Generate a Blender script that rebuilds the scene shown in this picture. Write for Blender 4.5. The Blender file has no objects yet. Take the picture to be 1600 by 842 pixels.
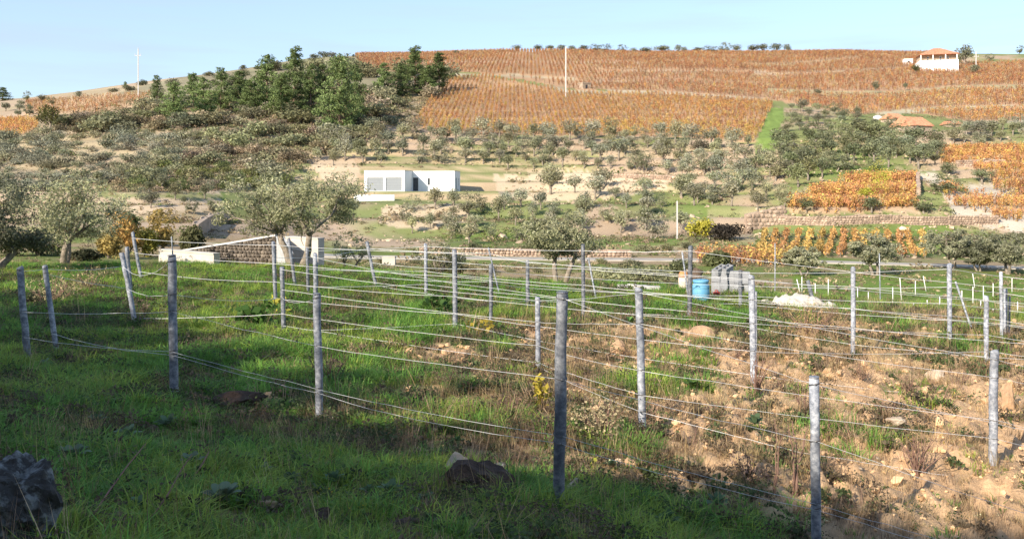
import bpy, bmesh, math, random
import numpy as np
from mathutils import Vector, Matrix, Euler
R = math.radians
SC = bpy.context.scene
COL = SC.collection
# ------------------------------------------------------------------ camera
# eye height of the photographer is the origin of heights: z = 0 at the eye
F = 1386.0                       # focal length in photo pixels (1600 wide)
PX0, ROW0 = 800.0, 300.0         # column straight ahead, row of the eye level
cam = bpy.data.cameras.new('camera'); cam_o = bpy.data.objects.new('camera', cam); COL.objects.link(cam_o)
cam.sensor_width = 36.0; cam.lens = 36.0 * F / 1600.0
cam.shift_y = (ROW0 - 421.0) / 1600.0
cam.clip_start = 0.1; cam.clip_end = 6000.0
cam_o.rotation_euler = (R(90), 0, 0)
SC.camera = cam_o
# ------------------------------------------------------------------ light
SUN_AZ, SUN_EL = 40.0, 27.0      # degrees left of straight behind the camera, height
to_sun = Vector((-math.sin(R(SUN_AZ)) * math.cos(R(SUN_EL)), -math.cos(R(SUN_AZ)) * math.cos(R(SUN_EL)), math.sin(R(SUN_EL))))
w = bpy.data.worlds.new('World'); SC.world = w; w.use_nodes = True
nt = w.node_tree; nt.nodes.clear()
sky = nt.nodes.new('ShaderNodeTexSky'); sky.sky_type = 'NISHITA'; sky.sun_disc = False
sky.sun_elevation = R(SUN_EL); sky.sun_rotation = R(180 + SUN_AZ)
sky.altitude = 0; sky.air_density = 1.0; sky.dust_density = 0.6; sky.ozone_density = 3.0
bg = nt.nodes.new('ShaderNodeBackground'); bg.inputs['Strength'].default_value = 0.15
# thin high cirrus streaks: white water droplets mixed over the clear sky
tc = nt.nodes.new('ShaderNodeTexCoord'); mp = nt.nodes.new('ShaderNodeMapping'); mp.inputs['Scale'].default_value = (3.0, 3.0, 34.0)
mp.inputs['Rotation'].default_value = (R(3), R(4), 0)
nz = nt.nodes.new('ShaderNodeTexNoise'); nz.inputs['Scale'].default_value = 1.6; nz.inputs['Detail'].default_value = 6
rp = nt.nodes.new('ShaderNodeValToRGB'); rp.color_ramp.elements[0].position = 0.46; rp.color_ramp.elements[1].position = 0.78
rp.color_ramp.elements[0].color = (.62, .62, .62, 1); rp.color_ramp.elements[1].color = (0.95, 0.95, 0.95, 1)
mx = nt.nodes.new('ShaderNodeMixRGB'); mx.inputs['Color2'].default_value = (2.4, 2.92, 3.72, 1)
nt.links.new(tc.outputs['Generated'], mp.inputs['Vector']); nt.links.new(mp.outputs[0], nz.inputs['Vector'])
nt.links.new(nz.outputs['Fac'], rp.inputs[0]); 
sx_ = nt.nodes.new('ShaderNodeSeparateXYZ'); nt.links.new(tc.outputs['Generated'], sx_.inputs[0])   # haze thins out towards the zenith
hr = nt.nodes.new('ShaderNodeMapRange'); hr.inputs['From Min'].default_value = 0.05; hr.inputs['From Max'].default_value = 0.7; hr.inputs['To Min'].default_value = 1.0; hr.inputs['To Max'].default_value = 0.12
nt.links.new(sx_.outputs['Z'], hr.inputs['Value']); hm = nt.nodes.new('ShaderNodeMath'); hm.operation = 'MULTIPLY'; nt.links.new(rp.outputs[0], hm.inputs[0]); nt.links.new(hr.outputs[0], hm.inputs[1]); nt.links.new(hm.outputs[0], mx.inputs['Fac'])
nt.links.new(sky.outputs[0], mx.inputs['Color1']); nt.links.new(mx.outputs[0], bg.inputs['Color'])
ow = nt.nodes.new('ShaderNodeOutputWorld'); nt.links.new(bg.outputs[0], ow.inputs[0])
sl = bpy.data.lights.new('sun', 'SUN'); sl.energy = 5.0; sl.angle = R(0.55); sl.color = (1.0, 0.90, 0.76)
so = bpy.data.objects.new('sun', sl); COL.objects.link(so)
so.rotation_euler = to_sun.to_track_quat('Z', 'Y').to_euler()
SC.view_settings.view_transform = 'Standard'; SC.view_settings.look = 'None'
SC.view_settings.exposure = 0.8; SC.view_settings.gamma = 1.0
SC.cycles.max_bounces = 6; SC.cycles.diffuse_bounces = 3; SC.cycles.glossy_bounces = 2
SC.cycles.transparent_max_bounces = 8; SC.cycles.use_denoising = True
# ------------------------------------------------------------------ helpers
rng = np.random.default_rng(7); random.seed(7)
def hash2(ix, iy, seed):
    h = (ix.astype(np.int64) * 374761393 + iy.astype(np.int64) * 668265263 + seed * 974634541) & 0xffffffff
    h = ((h ^ (h >> 13)) * 1274126177) & 0xffffffff
    h = h ^ (h >> 16)
    return (h & 0xffffff) / float(0xffffff)
def vnoise(x, y, seed=0):
    x = np.asarray(x, float); y = np.asarray(y, float)
    ix = np.floor(x); iy = np.floor(y); fx = x - ix; fy = y - iy
    fx = fx * fx * (3 - 2 * fx); fy = fy * fy * (3 - 2 * fy)
    a = hash2(ix, iy, seed); b = hash2(ix + 1, iy, seed); c = hash2(ix, iy + 1, seed); d = hash2(ix + 1, iy + 1, seed)
    return (a * (1 - fx) + b * fx) * (1 - fy) + (c * (1 - fx) + d * fx) * fy
def fbm(x, y, o=4, seed=0):
    s = 0; a = 1; t = 0
    for k in range(o):
        s = s + a * vnoise(x * 2 ** k, y * 2 ** k, seed + k * 17); t += a; a *= 0.5
    return s / t
def sstep(a, b, x):
    t = np.clip((np.asarray(x, float) - a) / (b - a), 0, 1); return t * t * (3 - 2 * t)
def inpoly(px, py, poly):
    px = np.asarray(px, float); py = np.asarray(py, float); r = np.zeros(px.shape, bool); n = len(poly)
    for i in range(n):
        x1, y1 = poly[i]; x2, y2 = poly[(i + 1) % n]
        if y1 == y2: continue
        r ^= ((y1 > py) != (y2 > py)) & (px < (x2 - x1) * (py - y1) / (y2 - y1) + x1)
    return r
def mk_mesh(name, parts, mats, smooth=False):
    """parts: list of (V (n,3), Faces (m,k), material index, tint (n,3) or None)"""
    nv = sum(len(p[0]) for p in parts)
    V = np.concatenate([np.asarray(p[0], np.float32) for p in parts]) if parts else np.zeros((0, 3), np.float32)
    idx = []; tot = []; mi = []; T = np.ones((nv, 4), np.float32); off = 0
    for p in parts:
        for f in (p[1] if isinstance(p[1], list) else [p[1]]):
            f = np.asarray(f, np.int32) + off
            idx.append(f.ravel()); tot.append(np.full(len(f), f.shape[1], np.int32)); mi.append(np.full(len(f), p[2], np.int32))
        if len(p) > 3 and p[3] is not None: T[off:off + len(p[0]), :3] = p[3]
        off += len(p[0])
    idx = np.concatenate(idx); tot = np.concatenate(tot); mi = np.concatenate(mi)
    me = bpy.data.meshes.new(name); me.vertices.add(nv); me.vertices.foreach_set('co', V.ravel())
    me.loops.add(len(idx)); me.loops.foreach_set('vertex_index', idx)
    me.polygons.add(len(tot)); st = np.concatenate([[0], np.cumsum(tot)[:-1]]).astype(np.int32)
    me.polygons.foreach_set('loop_start', st); me.polygons.foreach_set('loop_total', tot)
    me.polygons.foreach_set('material_index', mi)
    me.polygons.foreach_set('use_smooth', np.full(len(tot), bool(smooth)))
    a = me.color_attributes.new('tint', 'FLOAT_COLOR', 'POINT'); a.data.foreach_set('color', T.ravel())
    for m in mats: me.materials.append(m)
    me.update(calc_edges=True)
    return me
def ob(name, me, parent=None, loc=(0, 0, 0), rot=(0, 0, 0), sc=1.0, color=None):
    o = bpy.data.objects.new(name, me); COL.objects.link(o)
    o.location = loc; o.rotation_euler = rot; o.scale = (sc, sc, sc) if np.isscalar(sc) else sc
    if parent: o.parent = parent
    if color is not None: o.color = (*color, 1)
    return o
def tag(o, label=None, cat=None, group=None, kind=None):
    if label: o['label'] = label
    if cat: o['category'] = cat
    if group: o['group'] = group
    if kind: o['kind'] = kind
    return o
def thing(name, label, cat, loc=(0, 0, 0), rot=(0, 0, 0), sc=1.0, group=None):
    return tag(ob(name, None, None, loc, rot, sc), label, cat, group)
# shapes ------------------------------------------------------------
BOXF = np.array([[0, 3, 2, 1], [4, 5, 6, 7], [0, 1, 5, 4], [1, 2, 6, 5], [2, 3, 7, 6], [3, 0, 4, 7]])
def box(x0, x1, y0, y1, z0, z1):
    return np.array([[x0, y0, z0], [x1, y0, z0], [x1, y1, z0], [x0, y1, z0], [x0, y0, z1], [x1, y0, z1], [x1, y1, z1], [x0, y1, z1]], float), BOXF
def tube(P, rad, n=6, cap=True):
    P = np.asarray(P, float); rad = np.broadcast_to(np.asarray(rad, float), (len(P),))
    T = np.gradient(P, axis=0); T /= np.linalg.norm(T, axis=1)[:, None] + 1e-9
    ref = np.array([0.0, 0, 1.0]) if abs(T[0, 2]) < 0.9 else np.array([0.0, 1.0, 0])
    V = []
    for p, t, r in zip(P, T, rad):
        a = np.cross(t, ref); a /= np.linalg.norm(a) + 1e-9; b = np.cross(t, a)
        th = np.arange(n) * 2 * np.pi / n
        V.append(p + r * (np.cos(th)[:, None] * a + np.sin(th)[:, None] * b))
    V = np.concatenate(V); Fc = []
    for i in range(len(P) - 1):
        for k in range(n):
            Fc.append([i * n + k, i * n + (k + 1) % n, (i + 1) * n + (k + 1) % n, (i + 1) * n + k])
    if cap:
        c0 = len(V); V = np.concatenate([V, P[:1], P[-1:]])
        m = (len(P) - 1) * n
        for k in range(n):
            Fc.append([c0, (k + 1) % n, k, k]); Fc.append([c0 + 1, m + k, m + (k + 1) % n, m + (k + 1) % n])
    Fq = [f for f in Fc if len(set(f)) == 4]; Ft = [f[:3] for f in Fc if len(set(f)) == 3]
    return V, [np.array(Fq)] + ([np.array(Ft)] if Ft else [])
def tube_parts(P, rad, n, mi=0, tint=None, cap=True):
    V, Fc = tube(P, rad, n, cap); return [(V, Fc, mi, tint)]
def _ico(sub):
    bm = bmesh.new(); bmesh.ops.create_icosphere(bm, subdivisions=sub, radius=1.0)
    V = np.array([v.co[:] for v in bm.verts]); Fc = np.array([[v.index for v in f.verts] for f in bm.faces]); bm.free(); return V, Fc
ICO = {s: _ico(s) for s in (1, 2, 3, 4, 5)}
def rock(seed, sub=2, sx=1.0, sy=1.0, sz=0.7, rough=0.35, facets=7, fine=0.0):
    r = np.random.default_rng(seed); V, Fc = ICO[sub]; V = V.copy()
    for k in range(facets):                                # broken planes
        n = r.normal(size=3); n /= np.linalg.norm(n); d = r.uniform(0.45, 0.8)
        h = V @ n; V = np.where((h > d)[:, None], V - (h - d)[:, None] * n, V)
    nn = fbm(V[:, 0] * 2.3 + 9 + V[:, 2] * 1.7, V[:, 1] * 2.3 + V[:, 2] * 2.1 + seed, 3, seed) - 0.5
    V *= (1 + rough * nn)[:, None]
    if fine: V *= (1 + fine * (np.abs(fbm(V[:, 0] * 7 + V[:, 2] * 5, V[:, 1] * 7 - V[:, 2] * 6, 4, seed + 3) - .5) * 2 - .3))[:, None]
    return V * np.array([sx, sy, sz]), Fc
def leaves(C, size, r, aspect=0.5, outward=None, up=0.3, tint=None, fold=0.0):
    """one rhombic leaf face per centre"""
    n = len(C); N = r.normal(size=(n, 3)); N[:, 2] += up
    if outward is not None: N += outward * 0.9
    N /= np.linalg.norm(N, axis=1)[:, None] + 1e-9
    A = np.cross(N, r.normal(size=(n, 3))); A /= np.linalg.norm(A, axis=1)[:, None] + 1e-9; B = np.cross(N, A)
    s = np.broadcast_to(np.asarray(size, float), (n,))[:, None] * r.uniform(0.7, 1.3, (n, 1)); b = s * aspect
    V = np.stack([C - A * s * .5, C + B * b * .5 + N * fold * s, C + A * s * .5, C - B * b * .5 + N * fold * s], 1).reshape(-1, 3)
    Fc = np.arange(4 * n).reshape(-1, 4)
    T = None if tint is None else np.repeat(tint, 4, axis=0)
    return V, Fc, T
# materials -----------------------------------------------------------
def node(nt, t, **kw):
    n = nt.nodes.new(t)
    for k, v in kw.items(): setattr(n, k, v)
    return n
def base_mat(name):
    m = bpy.data.materials.new(name); m.use_nodes = True; nt = m.node_tree
    return m, nt, nt.nodes['Principled BSDF']
def mat(name, c, rough=0.8, metal=0.0, var=0.25, scale=8.0, bump=0.0, c2=None, spec=0.3, bscale=None):
    m, nt, p = base_mat(name)
    t = node(nt, 'ShaderNodeTexCoord'); z = node(nt, 'ShaderNodeTexNoise'); z.inputs['Scale'].default_value = scale; z.inputs['Detail'].default_value = 6; z.inputs['Roughness'].default_value = 0.65
    nt.links.new(t.outputs['Object'], z.inputs['Vector'])
    rp = node(nt, 'ShaderNodeValToRGB'); rp.color_ramp.elements[0].position = 0.3; rp.color_ramp.elements[1].position = 0.7
    lo = [x * (1 - var) for x in c] if c2 is None else c2
    rp.color_ramp.elements[0].color = (*lo, 1); rp.color_ramp.elements[1].color = (*[min(1, x * (1 + var * (c2 is None))) for x in c], 1)
    nt.links.new(z.outputs['Fac'], rp.inputs[0]); nt.links.new(rp.outputs[0], p.inputs['Base Color'])
    p.inputs['Roughness'].default_value = rough; p.inputs['Metallic'].default_value = metal; p.inputs['Specular IOR Level'].default_value = spec
    if bump:
        b = node(nt, 'ShaderNodeBump'); b.inputs['Strength'].default_value = bump; b.inputs['Distance'].default_value = 0.03
        z2 = node(nt, 'ShaderNodeTexNoise'); z2.inputs['Scale'].default_value = bscale or scale * 4; z2.inputs['Detail'].default_value = 5
        nt.links.new(t.outputs['Object'], z2.inputs['Vector']); nt.links.new(z2.outputs['Fac'], b.inputs['Height']); nt.links.new(b.outputs[0], p.inputs['Normal'])
    return m
def leaf_mat(name, source, transl=0.3, rough=0.7, var=0.25):
    """colour = tint attribute x (object colour | instance colour) x small random variation"""
    m, nt, p = base_mat(name)
    a = node(nt, 'ShaderNodeAttribute', attribute_name='tint'); oi = node(nt, 'ShaderNodeObjectInfo')
    if source == 'object': src = oi.outputs['Color']
    else:
        ai = node(nt, 'ShaderNodeAttribute', attribute_name='icol', attribute_type='INSTANCER'); src = ai.outputs['Color']
    mu = node(nt, 'ShaderNodeMixRGB', blend_type='MULTIPLY'); mu.inputs['Fac'].default_value = 1
    nt.links.new(a.outputs['Color'], mu.inputs['Color1']); nt.links.new(src, mu.inputs['Color2'])
    hs = node(nt, 'ShaderNodeHueSaturation')
    mr = node(nt, 'ShaderNodeMapRange'); mr.inputs['To Min'].default_value = 1 - var; mr.inputs['To Max'].default_value = 1 + var
    nt.links.new(oi.outputs['Random'], mr.inputs['Value']); nt.links.new(mr.outputs[0], hs.inputs['Value']); nt.links.new(mu.outputs[0], hs.inputs['Color'])
    nt.links.new(hs.outputs[0], p.inputs['Base Color']); p.inputs['Roughness'].default_value = rough; p.inputs['Specular IOR Level'].default_value = 0.2
    tr = node(nt, 'ShaderNodeBsdfTranslucent'); nt.links.new(hs.outputs[0], tr.inputs['Color'])
    ms = node(nt, 'ShaderNodeMixShader'); ms.inputs[0].default_value = transl
    out = nt.nodes['Material Output']; nt.links.new(p.outputs[0], ms.inputs[1]); nt.links.new(tr.outputs[0], ms.inputs[2]); nt.links.new(ms.outputs[0], out.inputs['Surface'])
    return m
M_LEAF = leaf_mat('leaf_object', 'object'); M_ILEAF = leaf_mat('leaf_instance', 'inst'); M_ISOIL = leaf_mat('clod_instance', 'inst', 0.0, 0.95)
M_GRASS = leaf_mat('grass_instance', 'inst', 0.45, 0.6)
M_BARK = mat('bark', (0.24, 0.20, 0.155), 0.95, var=0.5, scale=6, bump=0.9)
M_PBARK = mat('pine_bark', (0.16, 0.11, 0.08), 0.95, var=0.4, scale=5, bump=0.8)
M_STEM = mat('dry_stem', (0.30, 0.23, 0.13), 0.9)
M_TWIG = mat('twig', (0.20, 0.12, 0.09), 0.9)
# ------------------------------------------------------------------ terrain height
UPX = [-400, 0, 250, 500, 800, 1100, 1350, 1600, 2000]
# heights below the eye in the near field (per column), at these distances ahead
DN = [0.5, 2, 4, 6, 8, 11, 14, 17, 20, 25, 30, 34, 38, 44, 50, 60, 70]
NEAR = {
 -400: [-1.6, -1.62, -1.7, -1.85, -2.05, -2.4, -2.7, -2.9, -3.0, -3.0, -3.0, -3.05, -3.1, -3.2, -3.3, -3.4, -3.3],
 0:    [-1.6, -1.63, -1.72, -1.95, -2.2, -2.6, -2.92, -3.06, -3.1, -3.08, -3.08, -3.1, -3.14, -3.35, -3.45, -3.5, -3.3],
 250:  [-1.6, -1.65, -1.78, -2.05, -2.35, -2.7, -2.98, -3.12, -3.18, -3.15, -3.12, -3.12, -3.15, -3.6, -3.9, -3.9, -3.6],
 500:  [-1.6, -1.68, -1.87, -2.2, -2.6, -2.95, -3.15, -3.27, -3.3, -3.24, -3.18, -3.18, -3.25, -3.9, -4.5, -4.9, -5.0],
 800:  [-1.6, -1.70, -1.95, -2.35, -2.75, -3.05, -3.22, -3.34, -3.38, -3.36, -3.34, -3.45, -3.9, -4.6, -4.9, -5.0, -5.2],
 1100: [-1.6, -1.75, -2.15, -2.7, -3.15, -3.35, -3.38, -3.40, -3.40, -3.42, -3.46, -3.7, -4.2, -4.8, -5.1, -5.15, -5.3],
 1350: [-1.6, -1.8, -2.35, -3.0, -3.48, -3.56, -3.50, -3.45, -3.42, -3.5, -3.85, -4.5, -4.9, -5.1, -5.2, -5.25, -5.4],
 1600: [-1.6, -1.85, -2.5, -3.2, -3.62, -3.68, -3.62, -3.55, -3.55, -3.7, -4.3, -4.8, -5.1, -5.2, -5.3, -5.4, -5.6],
 2000: [-1.6, -1.9, -2.6, -3.3, -3.7, -3.75, -3.7, -3.65, -3.65, -3.9, -4.5, -4.9, -5.2, -5.3, -5.4, -5.5, -5.7]}
FAR = {  # (distance, photo row)
 -400: [(100, 345), (140, 300), (180, 262), (220, 230), (260, 205), (330, 180), (400, 165), (480, 162), (700, 190), (1600, 250)],
 0:    [(100, 330), (140, 285), (180, 243), (220, 212), (260, 190), (330, 168), (400, 157), (480, 158), (700, 185), (1600, 250)],
 250:  [(100, 327), (140, 275), (180, 222), (220, 178), (260, 150), (320, 128), (400, 126), (480, 135), (700, 170), (1600, 250)],
 500:  [(100, 350), (140, 300), (180, 236), (220, 178), (260, 140), (310, 112), (360, 93), (420, 85), (700, 130), (1600, 230)],
 800:  [(80, 393), (100, 352), (140, 300), (170, 258), (200, 220), (260, 168), (320, 126), (400, 93), (460, 80), (700, 120), (1600, 230)],
 1100: [(80, 395), (100, 352), (140, 295), (180, 242), (210, 217), (260, 168), (320, 132), (400, 100), (470, 83), (700, 120), (1600, 230)],
 1350: [(80, 398), (92, 362), (100, 348), (140, 285), (180, 238), (220, 196), (260, 168), (320, 137), (400, 104), (480, 80), (700, 120), (1600, 230)],
 1600: [(80, 402), (92, 370), (100, 352), (140, 285), (180, 232), (220, 196), (260, 168), (320, 138), (400, 108), (480, 81), (700, 120), (1600, 230)],
 2000: [(80, 405), (100, 355), (140, 290), (180, 240), (220, 200), (260, 175), (320, 145), (400, 115), (480, 90), (700, 120), (1600, 230)]}
US = (np.array(UPX) - PX0) / F
NL = 700; LD = np.linspace(math.log(0.5), math.log(1700), NL)
TAB = np.zeros((len(UPX), NL))
for i, c in enumerate(UPX):
    d = list(DN) + [q[0] for q in FAR[c]]; z = list(NEAR[c]) + [(ROW0 - q[1]) / F * q[0] for q in FAR[c]]
    zz = np.interp(LD, np.log(d), z)
    k = np.hanning(15); k /= k.sum(); zz = np.convolve(np.pad(zz, 7, 'edge'), k, 'valid'); TAB[i] = zz
NU = 160; UF = np.linspace(US[0], US[-1], NU)
T2 = np.array([np.interp(UF, US, TAB[:, j]) for j in range(NL)]).T
kk = np.hanning(17); kk /= kk.sum()
T2 = np.array([np.convolve(np.pad(T2[:, j], 8, 'edge'), kk, 'valid') for j in range(NL)]).T
def ztab(u, d):
    fu = np.clip((u - UF[0]) / (UF[1] - UF[0]), 0, NU - 1.001); fd = np.clip((np.log(np.maximum(d, .5)) - LD[0]) / (LD[1] - LD[0]), 0, NL - 1.001)
    a = fu.astype(int); b = fd.astype(int); x = fu - a; y = fd - b
    return (T2[a, b] * (1 - x) + T2[a + 1, b] * x) * (1 - y) + (T2[a, b + 1] * (1 - x) + T2[a + 1, b + 1] * x) * y
HOUSE_P = ((646 - PX0) / F * 140, 143.0)            # middle of the white house
def terrace_mask(px, row, d):
    m = sstep(78, 92, d) * (1 - sstep(196, 212, d))
    scrub = inpoly(px, row, SCRUB_POLY)
    return m * np.where(scrub, 0.15, 1.0) * np.where((px < 330) & (row < 300), 0.45, 1.0)
SCRUB_POLY = [(60, 185), (250, 165), (420, 110), (560, 90), (712, 105), (690, 160), (640, 190), (560, 215), (500, 240), (470, 265), (330, 300), (180, 300), (170, 285), (330, 235), (330, 210), (120, 210)]
TH = 1.75
def height(x, y, detail=True):
    x = np.asarray(x, float); y = np.asarray(y, float)
    r = np.hypot(x, y); az = np.arctan2(x, y); azc = np.clip(az, -R(40), R(40))
    u = np.tan(azc); d = np.maximum(r * np.cos(azc), 0.5)
    z = ztab(u, d)
    px = PX0 + F * u; row = ROW0 - F * z / d
    # terraces on the far slope
    tm = terrace_mask(px, row, d)
    zw = z + 1.1 * (fbm(x * 0.022, y * 0.022, 2, 5) - 0.5) * 2
    s = zw / TH; f = s - np.floor(s)
    zt = z + ((np.floor(s) + sstep(0.62, 0.98, f)) * TH - zw)
    z = z * (1 - tm) + zt * tm
    # long low swells and lumps
    z = z + 0.9 * (fbm(x * .03, y * .03, 3, 21) - .5) * sstep(70, 130, d) * 1.4 + 2.0 * (fbm(x * .012, y * .012, 3, 25) - .5) * sstep(180, 300, d)
    back = -1.6 + 0.015 * np.minimum(r, 60)
    wb = sstep(R(55), R(85), np.abs(az)); z = z * (1 - wb) + back * wb
    # level pad cut for the white house
    hp = np.maximum(np.abs(x - HOUSE_P[0] - 1) / 12.0, np.abs(y - HOUSE_P[1]) / 6.5)
    wp = 1 - sstep(1.0, 1.28, hp); z = z * (1 - wp) + 0.08 * wp
    # road bed
    if detail:
        near = 1 - sstep(30, 60, d)
        z = z + near * (0.20 * (fbm(x * .55, y * .55, 3, 31) - .5) + 0.10 * (fbm(x * 2.1, y * 2.1, 3, 32) - .5)) * sstep(1, 4, r)
        # vineyard benches cut along the wires: small steps
        till = near * sstep(900, 1150, px + 120 * (fbm(x * .3, y * .3, 2, 4) - .5)) * sstep(7, 9, d)
        z = z + till * 0.30 * (np.abs(fbm(x * 3.3, y * 3.3, 3, 41) - .5) * 2 - .25)
    return z
def hz(x, y): return float(height(np.array([x]), np.array([y]))[0])
def proj(x, y, z): return PX0 + F * x / y, ROW0 - F * z / y
def pix(px, row, dmin=4.0, dmax=600.0):
    """where the sight line of a photo point meets the ground, between two distances"""
    d = np.exp(np.linspace(math.log(dmin), math.log(dmax), 900)); u = (px - PX0) / F
    zt = height(u * d, d); ray = (ROW0 - row) / F * d
    g = zt - ray; k = np.argmax(g >= 0) if np.any(g >= 0) else int(np.argmin(np.abs(g)))
    if k > 0 and g[k] >= 0 and g[k - 1] < 0:
        t = -g[k - 1] / (g[k] - g[k - 1]); dd = d[k - 1] + t * (d[k] - d[k - 1])
    else: dd = d[k]
    return Vector((u * dd, dd, hz(u * dd, dd)))
# ------------------------------------------------------------------ ground cover (what grows where)
CP = np.array([  # photo column, row, green, dry straw, bare-soil
(50,480,.9,.2,0),(150,520,.9,.1,0),(100,620,.95,.1,0),(250,650,.9,.1,0),(60,700,.6,.4,.1),(200,740,.5,.3,.2),(300,800,.6,.3,.2),(100,800,.4,.4,.2),(450,680,.8,.2,0),(430,760,.8,.3,0),
(600,800,.8,.3,0),(700,830,.8,.3,0),(820,820,1,.2,0),(950,830,.6,.4,.1),(1100,820,.5,.5,.1),(1300,820,.35,.6,.2),(1500,800,.1,.5,.5),(1580,770,.05,.3,.7),(550,720,.28,.8,.15),(760,790,.45,.7,.1),(760,720,.2,.85,.2),(620,760,.5,.6,.05),(490,735,.5,.5,.05),(350,690,.6,.5,.05),(140,690,.4,.65,.1),(890,720,.25,.8,.15),(820,690,.2,.85,.2),(300,770,.4,.6,.15),(650,680,.15,.9,.25),
(580,640,.5,.4,.2),(420,620,.5,.4,.5),(370,580,.8,.2,.1),(300,540,.95,.1,0),(450,540,.7,.2,.1),(350,480,.8,.3,.1),(300,430,1,0,0),(500,430,1,0,0),(640,430,1,0,0),(760,440,.9,.1,0),(100,430,.9,.2,0),
(600,470,.9,.2,.1),(560,510,.8,.2,.2),(650,530,.9,.1,.2),(640,560,.3,.4,.6),(720,580,.15,.6,.7),(760,540,.7,.3,.3),(850,510,.3,.6,.5),(800,600,.2,.8,.4),(700,640,.3,.6,.4),(900,580,.5,.4,.4),
(950,540,.1,.6,.8),(1000,520,.1,.7,.8),(1050,600,.5,.3,.5),(1100,560,.3,.4,.7),(950,640,.2,.7,.4),(1100,640,.2,.4,.8),(1000,720,.35,.7,.3),(1150,700,.25,.7,.5),(1250,560,.1,.6,.8),(1300,500,.2,.9,.4),
(1350,620,.1,.4,.9),(1250,650,.3,.5,.6),(1400,580,.15,.5,.8),(1500,560,.3,.4,.7),(1550,640,.05,.3,.9),(1450,660,.15,.6,.7),(1450,740,.03,.2,1),(1580,720,.03,.2,1),(1350,700,.2,.5,.8),(1400,520,.5,.5,.5),
(1000,475,.9,.1,.1),(1150,490,.8,.1,.2),(880,470,.9,.1,.1),(1500,530,.45,.5,.5),(1300,470,.8,.2,.2),(-100,600,.8,.3,.1),(1750,700,.1,.4,.8)])
def cover(x, y, z):
    """green, dry, bare weights for the near field"""
    d = np.maximum(y, 0.8); px = np.clip(PX0 + F * x / d, -200, 1800); row = np.clip(ROW0 - F * z / d, 405, 900)
    wsum = 0; acc = [0, 0, 0]
    px = px + 90 * (fbm(x * .7, y * .7, 3, 61) - .5); row = row + 50 * (fbm(x * .7 + 40, y * .7, 3, 62) - .5)
    for c in CP:
        wgt = 1.0 / (((px - c[0]) * .7) ** 2 + (1.6 * (row - c[1])) ** 2 + 300) ** 1.6
        wsum = wsum + wgt
        for k in range(3): acc[k] = acc[k] + wgt * c[2 + k]
    return [a / wsum for a in acc]
VY_MAIN = [(640, 195), (700, 125), (760, 118), (900, 146), (1040, 146), (1200, 158), (1208, 165), (1178, 224), (1060, 214), (900, 212), (690, 210)]
VY_TOP = [(555, 82), (700, 76), (800, 76), (1240, 80), (1330, 80), (1480, 72), (1480, 100), (1640, 96), (1640, 192), (1540, 194), (1440, 178), (1330, 178), (1225, 160), (1200, 156), (1040, 143), (900, 140), (760, 115), (700, 112), (640, 112), (560, 112)]
BENCH = [  # earth and grass benches between the terraces of the upper vineyard: course, half width, cover
 ([(1180, 102), (1250, 100), (1340, 91)], 1.6, (.33, .28, .17)), ([(1180, 118), (1280, 115), (1420, 107)], 1.8, (.42, .33, .22)), ([(1200, 142), (1290, 146), (1400, 146), (1490, 138), (1640, 135)], 2.6, (.36, .32, .18)),
 ([(1370, 180), (1400, 176), (1450, 171), (1640, 166)], 2.6, (.42, .38, .26)), ([(870, 141), (900, 144), (1040, 145), (1200, 157)], 2.2, (.42, .36, .26)), ([(940, 112), (1100, 111), (1200, 113)], 1.4, (.42, .32, .22)), ([(930, 128), (1060, 127), (1200, 133)], 1.4, (.38, .28, .2)), ([(700, 116), (800, 118), (900, 124)], 1.6, (.40, .33, .22)),
 ([(650, 187), (900, 186), (1190, 188)], 1.0, (.36, .24, .15)), ([(660, 172), (900, 176), (1200, 178)], .9, (.36, .24, .15)), ([(600, 98), (800, 97), (1000, 99)], 1.1, (.42, .3, .2)), ([(1480, 194), (1640, 188)], 2.0, (.4, .36, .25))]
VY_PLOT = [(1228, 318), (1335, 281), (1430, 281), (1432, 326), (1330, 334), (1235, 332)]
VY_ROWS = [(1200, 355), (1450, 352), (1445, 402), (1180, 402)]
VY_R1 = [(1465, 236), (1640, 228), (1640, 275), (1560, 272), (1470, 256)]
VY_R2 = [(1462, 286), (1500, 300), (1600, 318), (1640, 330), (1640, 352), (1560, 345), (1480, 318)]
VY_R3 = [(1545, 268), (1640, 262), (1640, 318), (1590, 318), (1555, 300)]
VY_L1 = [(-60, 190), (60, 188), (60, 205), (20, 214), (-60, 218)]
VY_L2 = [(40, 160), (160, 150), (235, 145), (235, 165), (150, 176), (40, 180)]
VY_LOW = [(1085, 401), (1170, 398), (1240, 402), (1240, 418), (1090, 414)]
GREEN_STRIP = [(1203, 168), (1225, 168), (1222, 200), (1212, 240), (1178, 240), (1185, 210)]
PATH_POLY = [(1465, 290), (1440, 282), (1438, 270), (1460, 268), (1510, 312), (1640, 345), (1640, 372), (1500, 350)]
PATH2 = [(1510, 290), (1560, 284), (1600, 320), (1560, 318), (1512, 302)]
BARE = [[(480, 250), (560, 252), (560, 300), (520, 300)], [(770, 275), (900, 268), (1040, 276), (1040, 296), (960, 310), (860, 318), (780, 306)], [(600, 322), (720, 318), (740, 345), (660, 360), (590, 350)], [(180, 300), (340, 292), (350, 325), (210, 335)]]
GREENS = [[(960, 320), (1110, 318), (1110, 345), (960, 340)], [(930, 372), (1060, 372), (1060, 384), (930, 384)], [(700, 365), (820, 365), (820, 380), (700, 385)], [(1320, 265), (1420, 266), (1430, 280), (1320, 280)], [(1200, 330), (1420, 334), (1480, 336), (1480, 346), (1210, 346)], [(1180, 350), (1460, 350), (1600, 372), (1600, 402), (1180, 402)], [(1220, 230), (1480, 232), (1380, 268), (1230, 300)], [(150, 288), (350, 302), (350, 312), (150, 308)]]
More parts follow.
